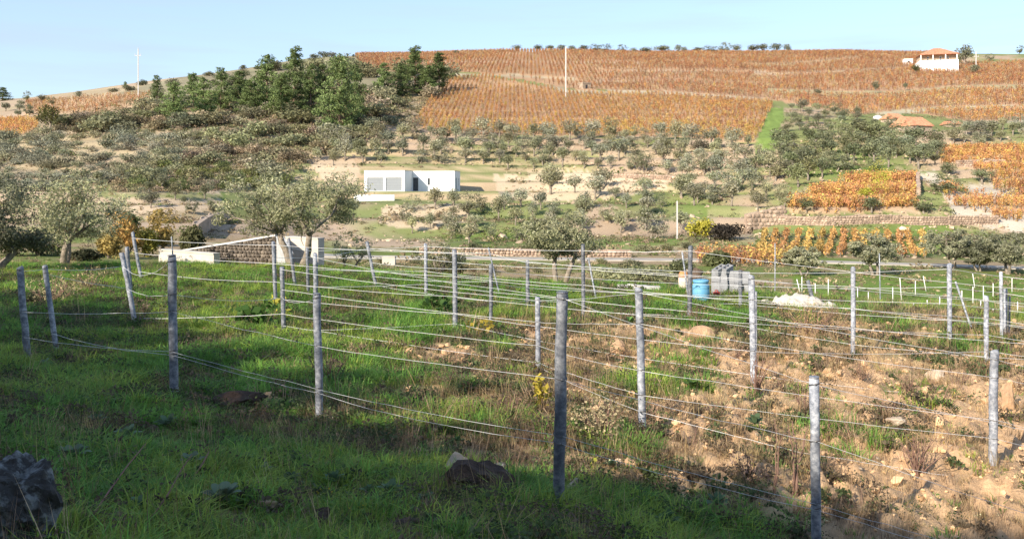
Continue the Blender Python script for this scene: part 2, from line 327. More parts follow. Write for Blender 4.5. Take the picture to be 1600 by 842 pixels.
def soil_col(n): return np.stack([0.56 + 0.11 * n, 0.365 + 0.08 * n, 0.205 + 0.05 * n], -1)
def lerp(a, b, t): return a * (1 - t[..., None]) + b * t[..., None]
AZ = np.concatenate([np.linspace(-180, -45, 46)[:-1], np.linspace(-45, -34, 30)[:-1], np.linspace(-34, 34, 400), np.linspace(34, 45, 30)[1:], np.linspace(45, 180, 46)[1:]])
RR = np.concatenate([[0.0], np.exp(np.linspace(math.log(0.8), math.log(40), 330))[:-1], np.exp(np.linspace(math.log(40), math.log(230), 250))[:-1], np.exp(np.linspace(math.log(230), math.log(1650), 130))])
A, Q = np.meshgrid(R(1) * AZ, RR, indexing='ij')
GX = Q * np.sin(A); GY = Q * np.cos(A); GZ = height(GX, GY)
NA, NR = GX.shape
gd = np.maximum(GY, 0.8); gpx = np.clip(PX0 + F * GX / gd, -5000, 7000); grow = np.clip(ROW0 - F * GZ / gd, -900, 5000)
n1 = fbm(GX * .9, GY * .9, 4, 71); n2 = fbm(GX * .12, GY * .12, 4, 72); n3 = fbm(GX * .045, GY * .045, 3, 73)
g_, d_, b_ = cover(GX, GY, GZ)
near_c = soil_col((n1 - .5) * 1.6)
near_c = lerp(near_c, np.array([.32, .23, .135]) * (0.7 + 0.6 * n1)[..., None], np.clip(d_ * 1.1 - b_ * .8 + (n1 - .5) * 1.4, 0, .8))
near_c = lerp(near_c, np.array([.105, .175, .042]) * (0.6 + 0.8 * n1)[..., None], np.clip((g_ - .30) * 2.0 + (n1 - .5) * .8, 0, .95))
# far slope: dry straw-coloured terraces, greener on the flats
far_c = np.array([.40, .30, .205]) * (0.75 + 0.5 * n2)[..., None]
grs = np.clip((n3 - .46) * 5 + (n2 - .5) * 3 + 0.32, 0, 0.85) * (1 - sstep(.2, .8, (gpx < 340) * 1.0) * .75)
far_c = lerp(far_c, np.array([.15, .19, .055]) * (0.6 + 0.8 * n2)[..., None], grs)
# bare risers of the terraces (steep ground)
dz = np.gradient(GZ, axis=1) / np.maximum(np.gradient(Q, axis=1), 1e-6)
steep = sstep(0.42, 0.75, dz) * (gd > 75) * (gd < 215)
far_c = lerp(far_c, np.array([.46, .335, .22]) * (0.7 + 0.6 * n2)[..., None], steep * 0.9)
farm = (gd > 75)
for pl in BARE: far_c = lerp(far_c, np.array([.50, .39, .27]) * (0.75 + 0.5 * n2)[..., None], inpoly(gpx + 14 * (n1 - .5), grow + 8 * (n1 - .5), pl) * 0.85)
for pl in GREENS: far_c = lerp(far_c, np.array([.11, .17, .035]) * (0.7 + 0.6 * n2)[..., None], inpoly(gpx + 20 * (n1 - .5), grow + 8 * (n1 - .5), pl) * (0.4 + .55 * n1))
far_c = lerp(far_c, np.array([.36, .28, .185]) * (0.6 + 0.8 * n2)[..., None], inpoly(gpx + 40 * (n2 - .5), grow + 20 * (n2 - .5), SCRUB_POLY) * 0.7)
far_c = lerp(far_c, np.array([.22, .20, .125]) * (0.6 + 0.8 * n2)[..., None], inpoly(gpx, grow, [(100, 170), (240, 130), (420, 90), (560, 60), (720, 60), (640, 130), (250, 175)]) * .8)
for pl in (VY_MAIN, VY_TOP): far_c = lerp(far_c, np.array([.44, .27, .16]) * (0.75 + 0.5 * n2)[..., None], inpoly(gpx, grow, pl) * 0.9)
for pl in (VY_PLOT, VY_R1, VY_R2, VY_R3, VY_L1, VY_L2): far_c = lerp(far_c, np.array([.44, .30, .18]) * (0.75 + 0.5 * n2)[..., None], inpoly(gpx, grow, pl) * 0.9)
far_c = lerp(far_c, np.array([.17, .235, .06]) * (0.6 + 0.8 * n1)[..., None], inpoly(gpx, grow, GREEN_STRIP) * 1.0)
for pl in (PATH_POLY, PATH2): far_c = lerp(far_c, np.array([.46, .40, .32]) * (0.8 + 0.4 * n1)[..., None], inpoly(gpx + 8 * (n1 - .5), grow, pl) * 0.9)
# grass strips between the vineyard benches on the upper slope
for (pts_, hw, cc) in BENCH:
    rr = np.interp(gpx, [q[0] for q in pts_], [q[1] for q in pts_]); inx = (gpx > pts_[0][0]) & (gpx < pts_[-1][0])
    far_c = lerp(far_c, np.array(cc) * (0.7 + 0.6 * n2)[..., None], ((np.abs(grow - rr) < hw * 1.25) & inx) * 0.9)
# valley floor
low = (gd > 33) & (gd <= 78)
val_c = lerp(np.array([.34, .25, .15]) * (0.75 + 0.5 * n2)[..., None], np.array([.13, .17, .04]) * (0.7 + 0.6 * n1)[..., None], np.clip((n2 - .40) * 4 + (gpx > 1100) * .4 + (n1 - .5), 0, .95))
val_c = lerp(val_c, np.array([.13, .20, .035]) * (0.7 + 0.6 * n1)[..., None], ((gpx > 1240) & (gd > 33) & (gd < 56)) * np.clip(.6 + n1 * .5, 0, 1))
col = lerp(near_c, val_c, sstep(34, 40, gd + 3 * (n1 - .5))); col = lerp(col, far_c, sstep(74, 80, gd))
back = (GY < 2); col = lerp(col, np.array([.08, .12, .03]) * (0.7 + 0.6 * n1)[..., None], back * 1.0)
ii, jj = np.meshgrid(np.arange(NA - 1), np.arange(NR - 1), indexing='ij')
Fg = np.stack([ii * NR + jj, (ii + 1) * NR + jj, (ii + 1) * NR + jj + 1, ii * NR + jj + 1], -1).reshape(-1, 4)[:, ::-1]
def ground_mat():
    m, nt, p = base_mat('ground'); a = node(nt, 'ShaderNodeAttribute', attribute_name='tint')
    g = node(nt, 'ShaderNodeNewGeometry'); z = node(nt, 'ShaderNodeTexNoise'); z.inputs['Scale'].default_value = 9.0; z.inputs['Detail'].default_value = 9; z.inputs['Roughness'].default_value = .7
    nt.links.new(g.outputs['Position'], z.inputs['Vector'])
    mr = node(nt, 'ShaderNodeMapRange'); mr.inputs['From Min'].default_value = .3; mr.inputs['From Max'].default_value = .7; mr.inputs['To Min'].default_value = .72; mr.inputs['To Max'].default_value = 1.28
    nt.links.new(z.outputs['Fac'], mr.inputs['Value'])
    mu = node(nt, 'ShaderNodeVectorMath', operation='SCALE'); nt.links.new(a.outputs['Color'], mu.inputs[0]); nt.links.new(mr.outputs[0], mu.inputs['Scale'])
    nt.links.new(mu.outputs[0], p.inputs['Base Color']); p.inputs['Roughness'].default_value = .95; p.inputs['Specular IOR Level'].default_value = .1
    b = node(nt, 'ShaderNodeBump'); b.inputs['Strength'].default_value = .8; b.inputs['Distance'].default_value = .05
    nt.links.new(z.outputs['Fac'], b.inputs['Height']); nt.links.new(b.outputs[0], p.inputs['Normal'])
    return m
gme = mk_mesh('ground', [(np.stack([GX, GY, GZ], -1).reshape(-1, 3), Fg, 0, np.clip(col, 0.005, 1).reshape(-1, 3))], [ground_mat()], smooth=True)
tag(ob('ground', gme), 'hilly ground of grass, tilled soil and dry terraces', None, None, 'structure')
# road along the valley floor
RP = []
for (px, row) in ((470, 402), (560, 404), (640, 405), (760, 405), (900, 404), (1000, 405), (1120, 408), (1250, 411), (1400, 411), (1500, 412), (1620, 414), (1800, 418)):
    d = 68 if px < 1200 else 68 - (px - 1200) * .012
    RP.append(((px - PX0) / F * d, d))
RP = np.array(RP); t = np.linspace(0, len(RP) - 1, 160); rx = np.interp(t, range(len(RP)), RP[:, 0]); ry = np.interp(t, range(len(RP)), RP[:, 1])
k = np.hanning(15); k /= k.sum(); ry = np.convolve(np.pad(ry, 7, 'edge'), k, 'valid')
L = []
for s in (-1.2, -.6, 0, .6, 1.2): L.append(np.stack([rx, ry + s, np.maximum(height(rx, ry + s, True), height(rx, ry, True)) + 0.07], -1))
L = np.array(L); L[:, :, 2] = L[:, :, 2].max(axis=0)[None] + 0.0
n = len(rx); Vr = np.concatenate([L.reshape(-1, 3), L[0] - [0, .35, .9], L[4] + [0, .3, -.6]])
Fr = [[s * n + i, s * n + i + 1, (s + 1) * n + i + 1, (s + 1) * n + i] for s in range(4) for i in range(n - 1)]
Fr += [[5 * n + i, 5 * n + i + 1, i + 1, i] for i in range(n - 1)] + [[4 * n + i, 4 * n + i + 1, 6 * n + i + 1, 6 * n + i] for i in range(n - 1)]
tag(ob('road', mk_mesh('road', [(Vr, np.array(Fr), 0, None)], [mat('road_asphalt', (.38, .34, .28), .9, var=.25, scale=.8)])), 'pale narrow road along the valley floor', None, None, 'structure')
# ------------------------------------------------------------------ scatter by geometry nodes (uncountable ground cover only)
def scatter(name, protos, P, rotz, scale, cols, idx, tilt=None, label=None):
    lib = bpy.data.collections.new(name + '_kinds')
    for i, me in enumerate(protos):
        o = bpy.data.objects.new('%s_%02d' % (name, i), me); lib.objects.link(o)
    n = len(P); me = bpy.data.meshes.new(name); me.vertices.add(n); me.vertices.foreach_set('co', np.asarray(P, np.float32).ravel())
    rot = np.zeros((n, 3), np.float32); rot[:, 2] = rotz
    if tilt is not None: rot[:, :2] = tilt
    me.attributes.new('rot', 'FLOAT_VECTOR', 'POINT').data.foreach_set('vector', rot.ravel())
    sc = np.asarray(scale, np.float32); sc = np.repeat(sc[:, None], 3, 1) if sc.ndim == 1 else sc
    me.attributes.new('sc', 'FLOAT_VECTOR', 'POINT').data.foreach_set('vector', sc.ravel())
    me.attributes.new('idx', 'INT', 'POINT').data.foreach_set('value', np.asarray(idx, np.int32))
    c4 = np.ones((n, 4), np.float32); c4[:, :3] = cols
    me.attributes.new('icol', 'FLOAT_COLOR', 'POINT').data.foreach_set('color', c4.ravel())
    o = ob(name, me)
    g = bpy.data.node_groups.new(name + '_nodes', 'GeometryNodeTree')
    g.interface.new_socket('Geometry', in_out='INPUT', socket_type='NodeSocketGeometry'); g.interface.new_socket('Geometry', in_out='OUTPUT', socket_type='NodeSocketGeometry')
    gi = g.nodes.new('NodeGroupInput'); go = g.nodes.new('NodeGroupOutput')
    ip = g.nodes.new('GeometryNodeInstanceOnPoints'); ci = g.nodes.new('GeometryNodeCollectionInfo')
    ci.inputs['Collection'].default_value = lib; ci.inputs['Separate Children'].default_value = True; ci.inputs['Reset Children'].default_value = True
    ip.inputs['Pick Instance'].default_value = True
    def na(nm, ty):
        q = g.nodes.new('GeometryNodeInputNamedAttribute'); q.data_type = ty; q.inputs['Name'].default_value = nm; return q.outputs['Attribute']
    er = g.nodes.new('FunctionNodeEulerToRotation')
    g.links.new(na('rot', 'FLOAT_VECTOR'), er.inputs[0]); g.links.new(er.outputs[0], ip.inputs['Rotation'])
    g.links.new(na('sc', 'FLOAT_VECTOR'), ip.inputs['Scale']); g.links.new(na('idx', 'INT'), ip.inputs['Instance Index'])
    g.links.new(gi.outputs[0], ip.inputs['Points']); g.links.new(ci.outputs[0], ip.inputs['Instance']); g.links.new(ip.outputs[0], go.inputs[0])
    mod = o.modifiers.new('scatter', 'NODES'); mod.node_group = g
    tag(o, label, None, None, 'stuff')
    return o
def tuft(seed, n, h, spread, width, lean, mi=M_GRASS, straight=False):
    r = np.random.default_rng(seed); parts = []; Vs = []; Fq = []; Ft = []; Tt = []
    for i in range(n):
        a = r.uniform(0, 2 * np.pi); rad = spread * np.sqrt(r.uniform()); hh = h * r.uniform(.45, 1.15); le = lean * r.uniform(.2, 1.2)
        b = np.array([rad * math.cos(a), rad * math.sin(a), -0.02]); a2 = a + r.normal() * .9; dr = np.array([math.cos(a2), math.sin(a2), 0]); sd = np.array([-dr[1], dr[0], 0]) * width * r.uniform(.7, 1.3) / 2
        m1 = b + dr * hh * le * .25 + [0, 0, hh * .55]; tp = b + dr * hh * le * (.55 if straight else .95) + [0, 0, hh * (1 if straight else .92 - .3 * le)]
        o = len(Vs) * 5; Vs.append([b - sd, b + sd, m1 + sd * .8, m1 - sd * .8, tp]); Fq.append([o, o + 1, o + 2, o + 3]); Ft.append([o + 3, o + 2, o + 4])
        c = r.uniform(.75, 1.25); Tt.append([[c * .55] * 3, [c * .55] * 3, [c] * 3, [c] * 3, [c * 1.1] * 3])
    V = np.array(Vs).reshape(-1, 3); T = np.array(Tt).reshape(-1, 3)
    me = mk_mesh('tuft', [(V, [np.array(Fq), np.array(Ft)], 0, T)], [mi]); return me
def bushlet(seed, n, rad, h, leaf, aspect=.5, mi=M_GRASS, stems=True):
    r = np.random.default_rng(seed); C = r.normal(size=(n, 3)); C /= np.linalg.norm(C, axis=1)[:, None]; C *= (r.uniform(size=(n, 1)) ** .5); C[:, 2] = np.abs(C[:, 2])
    C *= np.array([rad, rad, h]); c = r.uniform(.6, 1.35, (n, 1)) * np.ones((1, 3))
    V, Fc, T = leaves(C, leaf, r, aspect, up=.5, tint=c)
    return mk_mesh('leafy', [(V, Fc, 0, T)], [mi])
def sample_near(n, umin=-.72, umax=.72, d0=3.0, d1=40.0, pw=0.0, seed=0):
    r = np.random.default_rng(seed); u = r.uniform(umin, umax, n); q = r.uniform(size=n)
    if pw == 0: d = d0 + (d1 - d0) * q
    else: d = (d0 ** (pw + 1) + (d1 ** (pw + 1) - d0 ** (pw + 1)) * q) ** (1 / (pw + 1))
    x = u * d; return x, d, height(x, d), r
#@@PART2
# ------------------------------------------------------------------ white house on the slope
M_WHITE = mat('white_render', (.80, .79, .77), .85, var=.05, scale=1.5, bump=.1)
M_SLAB = mat('roof_gravel', (.55, .47, .40), .9, var=.2, scale=5)
M_GREYDOOR = mat('grey_shutter', (.235, .25, .265), .55, var=.05, scale=3)
M_DARK = mat('dark_frame', (.05, .05, .06), .4, var=.1)
def glass_mat():
    m, nt, p = base_mat('window_glass'); p.inputs['Base Color'].default_value = (.03, .04, .05, 1); p.inputs['Roughness'].default_value = .06; p.inputs['Specular IOR Level'].default_value = .8
    return m
M_GLASS = glass_mat()
def bx(name, parent, m, *bs):
    return ob(name, mk_mesh(name, [(*box(*b), 0, None) for b in bs], [m]), parent)
H = thing('white_house', 'low white flat-roofed house with two grey garage doors on the terraced slope', 'house', ((569 - PX0) / F * 140, 140.0, 0.1), (0, 0, R(-9)))
gw, dp, ww, pr, hh = 6.6, 8.6, 13.6, 4.4, 3.25    # garage width, depth, whole width, garage projection, height
g1, g2, g3, g4 = .5, 3.15, 3.55, 6.15; gh = 2.15
bx('garage_wall', H, M_WHITE, (0, g1, 0, .3, -1, hh), (g2, g3, 0, .3, -1, hh), (g4, gw, 0, .3, -1, hh), (g1, g2, 0, .3, gh, hh), (g3, g4, 0, .3, gh, hh), (g1, g2, 0, .3, -1, .04), (g3, g4, 0, .3, -1, .04),
   (0, .3, .3, dp, -1, hh), (gw - .3, gw, .3, pr, -1, hh), (.3, gw - .3, pr, pr + .25, -1, hh))
bx('main_wall', H, M_WHITE, (gw, gw + .12, pr, pr + .3, -1, hh), (gw + 1.0, gw + 2.55, pr, pr + .3, -1, hh), (gw + .12, gw + 1.0, pr, pr + .3, 2.2, hh), (gw + .12, gw + 1.0, pr, pr + .3, -1, .05),
   (gw + 2.95, ww, pr, pr + .3, -1, hh), (gw + 2.55, gw + 2.95, pr, pr + .3, 2.1, hh), (gw + 2.55, gw + 2.95, pr, pr + .3, -1, 1.0), (.3, ww, dp - .3, dp, -1, hh),
   (ww - .3, ww, pr + .3, pr + 1.05, -1, hh), (ww - .3, ww, pr + 1.05, pr + 1.85, 2.15, hh), (ww - .3, ww, pr + 1.85, pr + 2.95, -1, hh), (ww - .3, ww, pr + 2.95, pr + 3.45, 2.1, hh), (ww - .3, ww, pr + 2.95, pr + 3.45, -1, .9), (ww - .3, ww, pr + 3.45, dp - .3, -1, hh))
bx('roof', H, M_SLAB, (.3, gw - .3, .3, pr, hh - .25, hh - .08), (.3, ww - .3, pr + .3, dp - .3, hh - .25, hh - .08))
bx('roof_edge', H, M_SLAB, (-.05, gw + .05, -.05, .32, hh, hh + .07), (gw - .3, gw + .05, .32, pr - .05, hh, hh + .07), (-.05, .32, .32, dp + .05, hh, hh + .07), (gw + .05, ww + .05, pr - .05, pr + .3, hh, hh + .07), (ww - .3, ww + .05, pr + .3, dp + .05, hh, hh + .07), (.32, ww - .3, dp - .3, dp + .05, hh, hh + .07))
for a, b in ((g1, g2), (g3, g4)):
    gdo = bx('garage_door', H, M_GREYDOOR, (a, b, .16, .2, .04, gh))
    for k in range(5): bx('door_panel', gdo, M_GREYDOOR, (a + .03, b - .03, .135, .16, .07 + k * .42, .45 + k * .42))
fd = bx('front_door', H, M_DARK, (gw + .12, gw + 1.0, pr + .12, pr + .18, .05, 2.2))
for k in range(4): bx('pane', fd, M_GLASS, (gw + .2, gw + .92, pr + .1, pr + .118, .18 + k * .5, .58 + k * .5))
wf = bx('window', H, M_DARK, (gw + 2.55, gw + 2.95, pr + .14, pr + .2, 1.0, 2.1)); bx('pane', wf, M_GLASS, (gw + 2.6, gw + 2.9, pr + .12, pr + .138, 1.06, 2.04))
sd = bx('side_door', H, M_DARK, (ww - .2, ww - .14, pr + 1.05, pr + 1.85, -.02, 2.15)); bx('pane', sd, M_GLASS, (ww - .138, ww - .12, pr + 1.15, pr + 1.75, .2, 2.05))
sw = bx('side_window', H, M_DARK, (ww - .2, ww - .14, pr + 2.95, pr + 3.45, .9, 2.1)); bx('pane', sw, M_GLASS, (ww - .138, ww - .12, pr + 3.0, pr + 3.4, .96, 2.04))
# white retaining wall below the garage
p0 = ((553 - PX0) / F * 134, 134.0)
rw = thing('retaining_wall', 'smooth white retaining wall below the garage of the white house', 'wall', (p0[0], p0[1], -2.0), (0, 0, R(-6)))
bx('wall_face', rw, M_WHITE, (0, 6.2, 0, .35, -.6, 1.45)); bx('coping', rw, M_WHITE, (-.05, 6.25, -.05, .4, 1.452, 1.55))
# ------------------------------------------------------------------ villa with lettering, shed and farm buildings
M_TILE = mat('roof_tile', (.46, .22, .13), .9, var=.4, scale=1.6, bump=.4)
M_PINK = mat('villa_stone', (.52, .40, .29), .9, var=.15, scale=2)
M_STONE = mat('field_stone', (.36, .28, .21), .95, var=.45, scale=1.7, bump=.5)
def tiled_roof(name, parent, x0, x1, y0, y1, z0, zr, hip=0.0, over=.3):
    """hipped or gabled roof: ridge along x, with courses of tiles as proud ribs"""
    x0 -= over; x1 += over; y0 -= over; y1 += over; ym = (y0 + y1) / 2; a, b = x0 + hip * (x1 - x0), x1 - hip * (x1 - x0)
    V = np.array([[x0, y0, z0], [x1, y0, z0], [x1, y1, z0], [x0, y1, z0], [a, ym, zr], [b, ym, zr], [x0, y0, z0 - .12], [x1, y0, z0 - .12], [x1, y1, z0 - .12], [x0, y1, z0 - .12]])
    parts = [(V, [np.array([[0, 1, 5, 4], [2, 3, 4, 5], [9, 8, 7, 6], [6, 7, 1, 0], [7, 8, 2, 1], [8, 9, 3, 2], [9, 6, 0, 3]]), np.array([[1, 2, 5], [3, 0, 4]])], 0, None)]
    n = int((x1 - x0) / .45)
    for i in range(n + 1):
        x = x0 + (x1 - x0) * i / n; tx = min(max(x, a), b); 
        k = 1.0 if a <= x <= b else ((x - x0) / max(a - x0, 1e-6) if x < a else (x1 - x) / max(x1 - b, 1e-6))
        if k < .05: continue
        e = np.array([x, y0, z0 + .03]); f = np.array([x, y0 + (ym - y0) * k, z0 + (zr - z0) * k + .03])
        parts += tube_parts([e, f], .07, 4, 0, None)
    return ob(name, mk_mesh(name, parts, [M_TILE]), parent)
vb = pix(1467, 111, 330, 480)
V = thing('villa', 'two-storey villa with tiled hipped roof and white lettered base near the hilltop', 'villa', (vb.x - 8.2, vb.y, vb.z - .3), (0, 0, R(-14)))
bx('base_wall', V, M_WHITE, (0, 15.2, 0, .4, -.5, 4.6), (0, .4, .4, 10, -.5, 4.6), (14.8, 15.2, .4, 10, -.5, 4.6))
bx('balcony_floor', V, M_PINK, (.4, 14.8, .4, 3.2, 4.35, 4.5))
bx('house_wall', V, M_PINK, (.6, 3.4, 3.2, 3.5, 4.5, 7.2), (4.4, 8.4, 3.2, 3.5, 4.5, 7.2), (9.4, 11.2, 3.2, 3.5, 4.5, 7.2), (12.2, 15.6, 3.2, 3.5, 4.5, 7.2), (3.4, 4.4, 3.2, 3.5, 6.6, 7.2), (8.4, 9.4, 3.2, 3.5, 6.6, 7.2), (11.2, 12.2, 3.2, 3.5, 6.6, 7.2), (.6, .9, 3.5, 10, 4.5, 7.2), (15.3, 15.6, 3.5, 10, 4.5, 7.2), (.9, 15.3, 9.7, 10, 4.5, 7.2))
for x in (3.4, 8.4, 11.2):
    wn = bx('window', V, M_WHITE, (x, x + 1, 3.3, 3.36, 4.5, 6.6)); bx('pane', wn, M_GLASS, (x + .15, x + .85, 3.27, 3.298, 4.7, 6.4))
bx('railing', V, M_PINK, (0, 15.2, .1, .25, 5.2, 5.3), *[(x, x + .12, .12, .24, 4.602, 5.2) for x in np.arange(.2, 15, 1.05)])
for x in (.45, 5.2, 10.1, 14.5): bx('pillar', V, M_WHITE, (x, x + .35, .45, .8, 4.51, 7.2))
tiled_roof('roof', V, .2, 15.4, .5, 10.2, 7.2, 10.4, hip=.42)
tcu = bpy.data.curves.new('lettering', 'FONT'); tcu.body = 'Q.ta do Navarro'; tcu.size = 1.75; tcu.extrude = .02; tcu.align_x = 'CENTER'
tmp = bpy.data.objects.new('lettering_source', tcu); COL.objects.link(tmp); bpy.context.view_layer.update()
lme = bpy.data.meshes.new_from_object(tmp.evaluated_get(bpy.context.evaluated_depsgraph_get())); bpy.data.objects.remove(tmp); lme.materials.clear(); lme.materials.append(mat('letter_paint', (.16, .19, .26), .7))
ob('lettering', lme, V, (7.6, -.025, 2.4), (R(90), 0, 0))
# small white shed left of the villa
sb = pix(1419, 101, 330, 480)
S = thing('shed', 'small white shed with one dark window left of the villa', 'shed', (sb.x - 2, sb.y, sb.z - .6), (0, 0, R(-12)))
bx('wall', S, M_WHITE, (0, 1.7, 0, .2, -.5, 3.1), (2.6, 3.9, 0, .2, -.5, 3.1), (1.7, 2.6, 0, .2, -.5, 1.4), (1.7, 2.6, 0, .2, 2.3, 3.1), (0, .2, .2, 3, -.5, 3.1), (3.7, 3.9, .2, 3, -.5, 3.1))
bx('roof', S, M_SLAB, (-.1, 4.0, -.1, 3.1, 3.102, 3.25)); bx('window', S, M_GLASS, (1.7, 2.6, .08, .12, 1.4, 2.3))
# stone farmhouse with long tiled roof
fb = pix(1448, 208, 190, 260)
def farmhouse(name, label, loc, rz, w_, d_, h_, rise, door=True):
    f = thing(name, label, 'farmhouse', loc, (0, 0, rz))
    bx('wall', f, M_STONE, (0, w_ * .3, 0, .4, -1.5, h_), (w_ * .3 + .9, w_, 0, .4, -1.5, h_), (w_ * .3, w_ * .3 + .9, 0, .4, 2, h_), (0, .4, .4, d_, -1.5, h_), (w_ - .4, w_, .4, d_, -1.5, h_), (.4, w_ - .4, d_ - .4, d_, -1.5, h_))
    bx('door', f, M_DARK, (w_ * .3, w_ * .3 + .9, .2, .26, -.5, 2))
    tiled_roof('roof', f, 0, w_, 0, d_, h_, h_ + rise, hip=0.0)
    return f
farmhouse('farmhouse', 'stone farmhouse with orange tiled roof among olive trees', (fb.x - 3.2, fb.y, fb.z - .2), R(24), 6.2, 6.5, 2.0, 2.2)
q = pix(1408, 194, 190, 270)
farmhouse('outbuilding', 'small outbuilding with faded tiled roof left of the stone farmhouse', (q.x - 1.2, q.y, q.z - .2), R(30), 3.4, 4.5, 1.7, 1.3)
q = pix(1491, 199, 190, 270)
farmhouse('tile_roofed_hut', 'tiny tile-roofed hut right of the stone farmhouse', (q.x - 1.3, q.y, q.z - .3), R(8), 3.2, 3, 1.1, .7)
# white boulder-like tarp heap left of the farmhouse
q = pix(1371, 187, 190, 270); Vv, Ff = rock(5, 3, 1.6, 1.2, 1.0, .3)
tag(ob('pale_boulder', mk_mesh('pale_boulder', [(Vv, Ff, 0, None)], [mat('pale_rock', (.62, .6, .58), .9, bump=.4)], True), None, q), 'pale grey boulder among shrubs left of the tiled farmhouse', 'boulder')
# dark stone hut in the vineyard
q = pix(917, 139, 250, 420)
hu = thing('stone_hut', 'tiny dark stone hut in the middle of the orange vineyard', 'hut', (q.x, q.y, q.z - .4), (0, 0, R(30)))
bx('wall', hu, M_STONE, (-1.6, -.5, 0, .4, -.5, 2.2), (.5, 1.6, 0, .4, -.5, 2.2), (-.5, .5, 0, .4, 1.7, 2.2), (-1.6, -1.2, .4, 3, -.5, 2.2), (1.2, 1.6, .4, 3, -.5, 2.2))
bx('roof', hu, M_STONE, (-1.75, 1.75, -.15, 3.1, 2.202, 2.45)); bx('door', hu, M_DARK, (-.5, .5, .2, .25, -.5, 1.7))
# ------------------------------------------------------------------ utility poles
M_CONC = mat('pole_concrete', (.52, .50, .48), .9, var=.12, scale=3)
M_WIRE = mat('steel_wire', (.72, .72, .72), .45, metal=.2, var=.1, spec=.5)
def upole(px, rb, rt, dmin, dmax, label, w_, arm=True):
    b = pix(px, rb, dmin, dmax); h = (rb - rt) / F * b.y
    t = thing('utility_pole', label, 'utility pole', (b.x, b.y, b.z))
    bx('shaft', t, M_CONC, (-w_ / 2, w_ / 2, -w_ / 2, w_ / 2, -.5, h))
    if arm:
        a = bx('crossarm', t, M_CONC, (-.95, .95, -w_ / 2 - .12, -w_ / 2 - .002, h - 2.05, h - 1.9))
        for x in (-.85, .85): ob('insulator', mk_mesh('insulator', tube_parts([(x, -w_ / 2 - .06, h - 1.898), (x, -w_ / 2 - .06, h - 1.35)], [.09, .06], 6), [M_CONC]), a)
        ob('insulator', mk_mesh('insulator', tube_parts([(0, 0, h + .002), (0, 0, h + .5)], [.09, .06], 6), [M_CONC]), t)
    return b, h
upole(216, 152, 77, 200, 330, 'pale utility pole with crossarm standing against the sky by the pines', .24)
upole(884, 152, 73, 240, 420, 'tall white pole standing in the middle of the orange vineyard', .34, False)
upole(1058, 374, 314, 78, 100, 'slim concrete pole in front of the yellow shrub', .12, False)
upole(1525, 112, 82, 300, 450, 'grey utility pole right of the lettered villa', .3)
# ------------------------------------------------------------------ stone terrace walls
def stone_wall(name, label, pts, h, stone=.38, thick=.5, m=None, coping=None, drop=.3, seed=0, hs=None):
    """pts: ground points (x, y); a core with real rough stones on its face, laid in uneven courses"""
    r = np.random.default_rng(seed); t = thing(name, label, 'wall', (pts[0][0], pts[0][1], hz(*pts[0])))
    m = m or M_STONE; Vc = []; parts = []; O = np.array([pts[0][0], pts[0][1], hz(*pts[0])]); cores = []; cop = []
    for si in range(len(pts) - 1):
        a = np.array(pts[si], float); b = np.array(pts[si + 1], float); Ln = np.linalg.norm(b - a); dr = (b - a) / Ln; nm = np.array([-dr[1], dr[0]])
        if nm[1] > 0: nm = -nm
        ns = max(1, int(Ln / 2.5))
        for k in range(ns):
            s0, s1 = Ln * k / ns, Ln * (k + 1) / ns; p = a + dr * s0; q_ = a + dr * s1; z0 = min(hz(*p), hz(*q_)) - drop
            hA = h if hs is None else np.interp(s0, [0, Ln], hs[si:si + 2]); hB = h if hs is None else np.interp(s1, [0, Ln], hs[si:si + 2])
            zt0 = hz(*p) + hA; zt1 = hz(*q_) + hB; off = -nm * thick * (1 + .0)
            B = np.array([[*p, z0], [*q_, z0], [*(q_ + off), z0], [*(p + off), z0], [*p, zt0], [*q_, zt1], [*(q_ + off), zt1], [*(p + off), zt0]]) - O
            cores.append((B, BOXF, 0, None))
            if coping: 
                C = B.copy(); C[:4] = B[4:] + [0, 0, .003]; C[4:] = B[4:] + [0, 0, coping]; C[[0, 1, 4, 5], :2] += nm * .12; cop.append((C, BOXF, 0, None))
            zz = z0
            while zz < max(zt0, zt1) - stone * .3:
                ch = stone * r.uniform(.6, 1.0); s = s0 + r.uniform(-.1, .1)
                while s < s1:
                    wd = stone * r.uniform(.7, 1.7); sm = s + wd / 2; top = zt0 + (zt1 - zt0) * (sm - s0) / (s1 - s0)
                    if zz + ch * .5 < top:
                        VV, FF = ICO[1]; VV = VV * np.array([wd * .53, .09 + .05 * r.uniform(), ch * .56]); VV = np.sign(VV) * np.abs(VV) * (1 + .25 * (r.uniform(size=VV.shape) - .5))
                        P = a + dr * sm + nm * .02; X = np.stack([P[0] + VV[:, 0] * dr[0] + VV[:, 1] * nm[0], P[1] + VV[:, 0] * dr[1] + VV[:, 1] * nm[1], zz + ch / 2 + VV[:, 2]], -1) - O
                        c = r.uniform(.65, 1.3); parts.append((X, FF, 0, np.full((len(X), 3), c)))
                    s += wd
                zz += ch
    ob('core', mk_mesh('core', cores, [m]), t)
    tag(ob('stones', mk_mesh('stones', parts, [stone_tint(m)]), t), kind='stuff')
    if cop: ob('coping', mk_mesh('coping', cop, [M_CONC]), t)
    return t
_st = {}
def stone_tint(m):
    if m.name in _st: return _st[m.name]
    k = m.copy(); nt = k.node_tree; p = nt.nodes['Principled BSDF']; l = p.inputs['Base Color'].links[0].from_socket
    a = node(nt, 'ShaderNodeAttribute', attribute_name='tint'); mu = node(nt, 'ShaderNodeMixRGB', blend_type='MULTIPLY'); mu.inputs['Fac'].default_value = 1
    nt.links.new(l, mu.inputs['Color1']); nt.links.new(a.outputs['Color'], mu.inputs['Color2']); nt.links.new(mu.outputs[0], p.inputs['Base Color']); _st[m.name] = k; return k
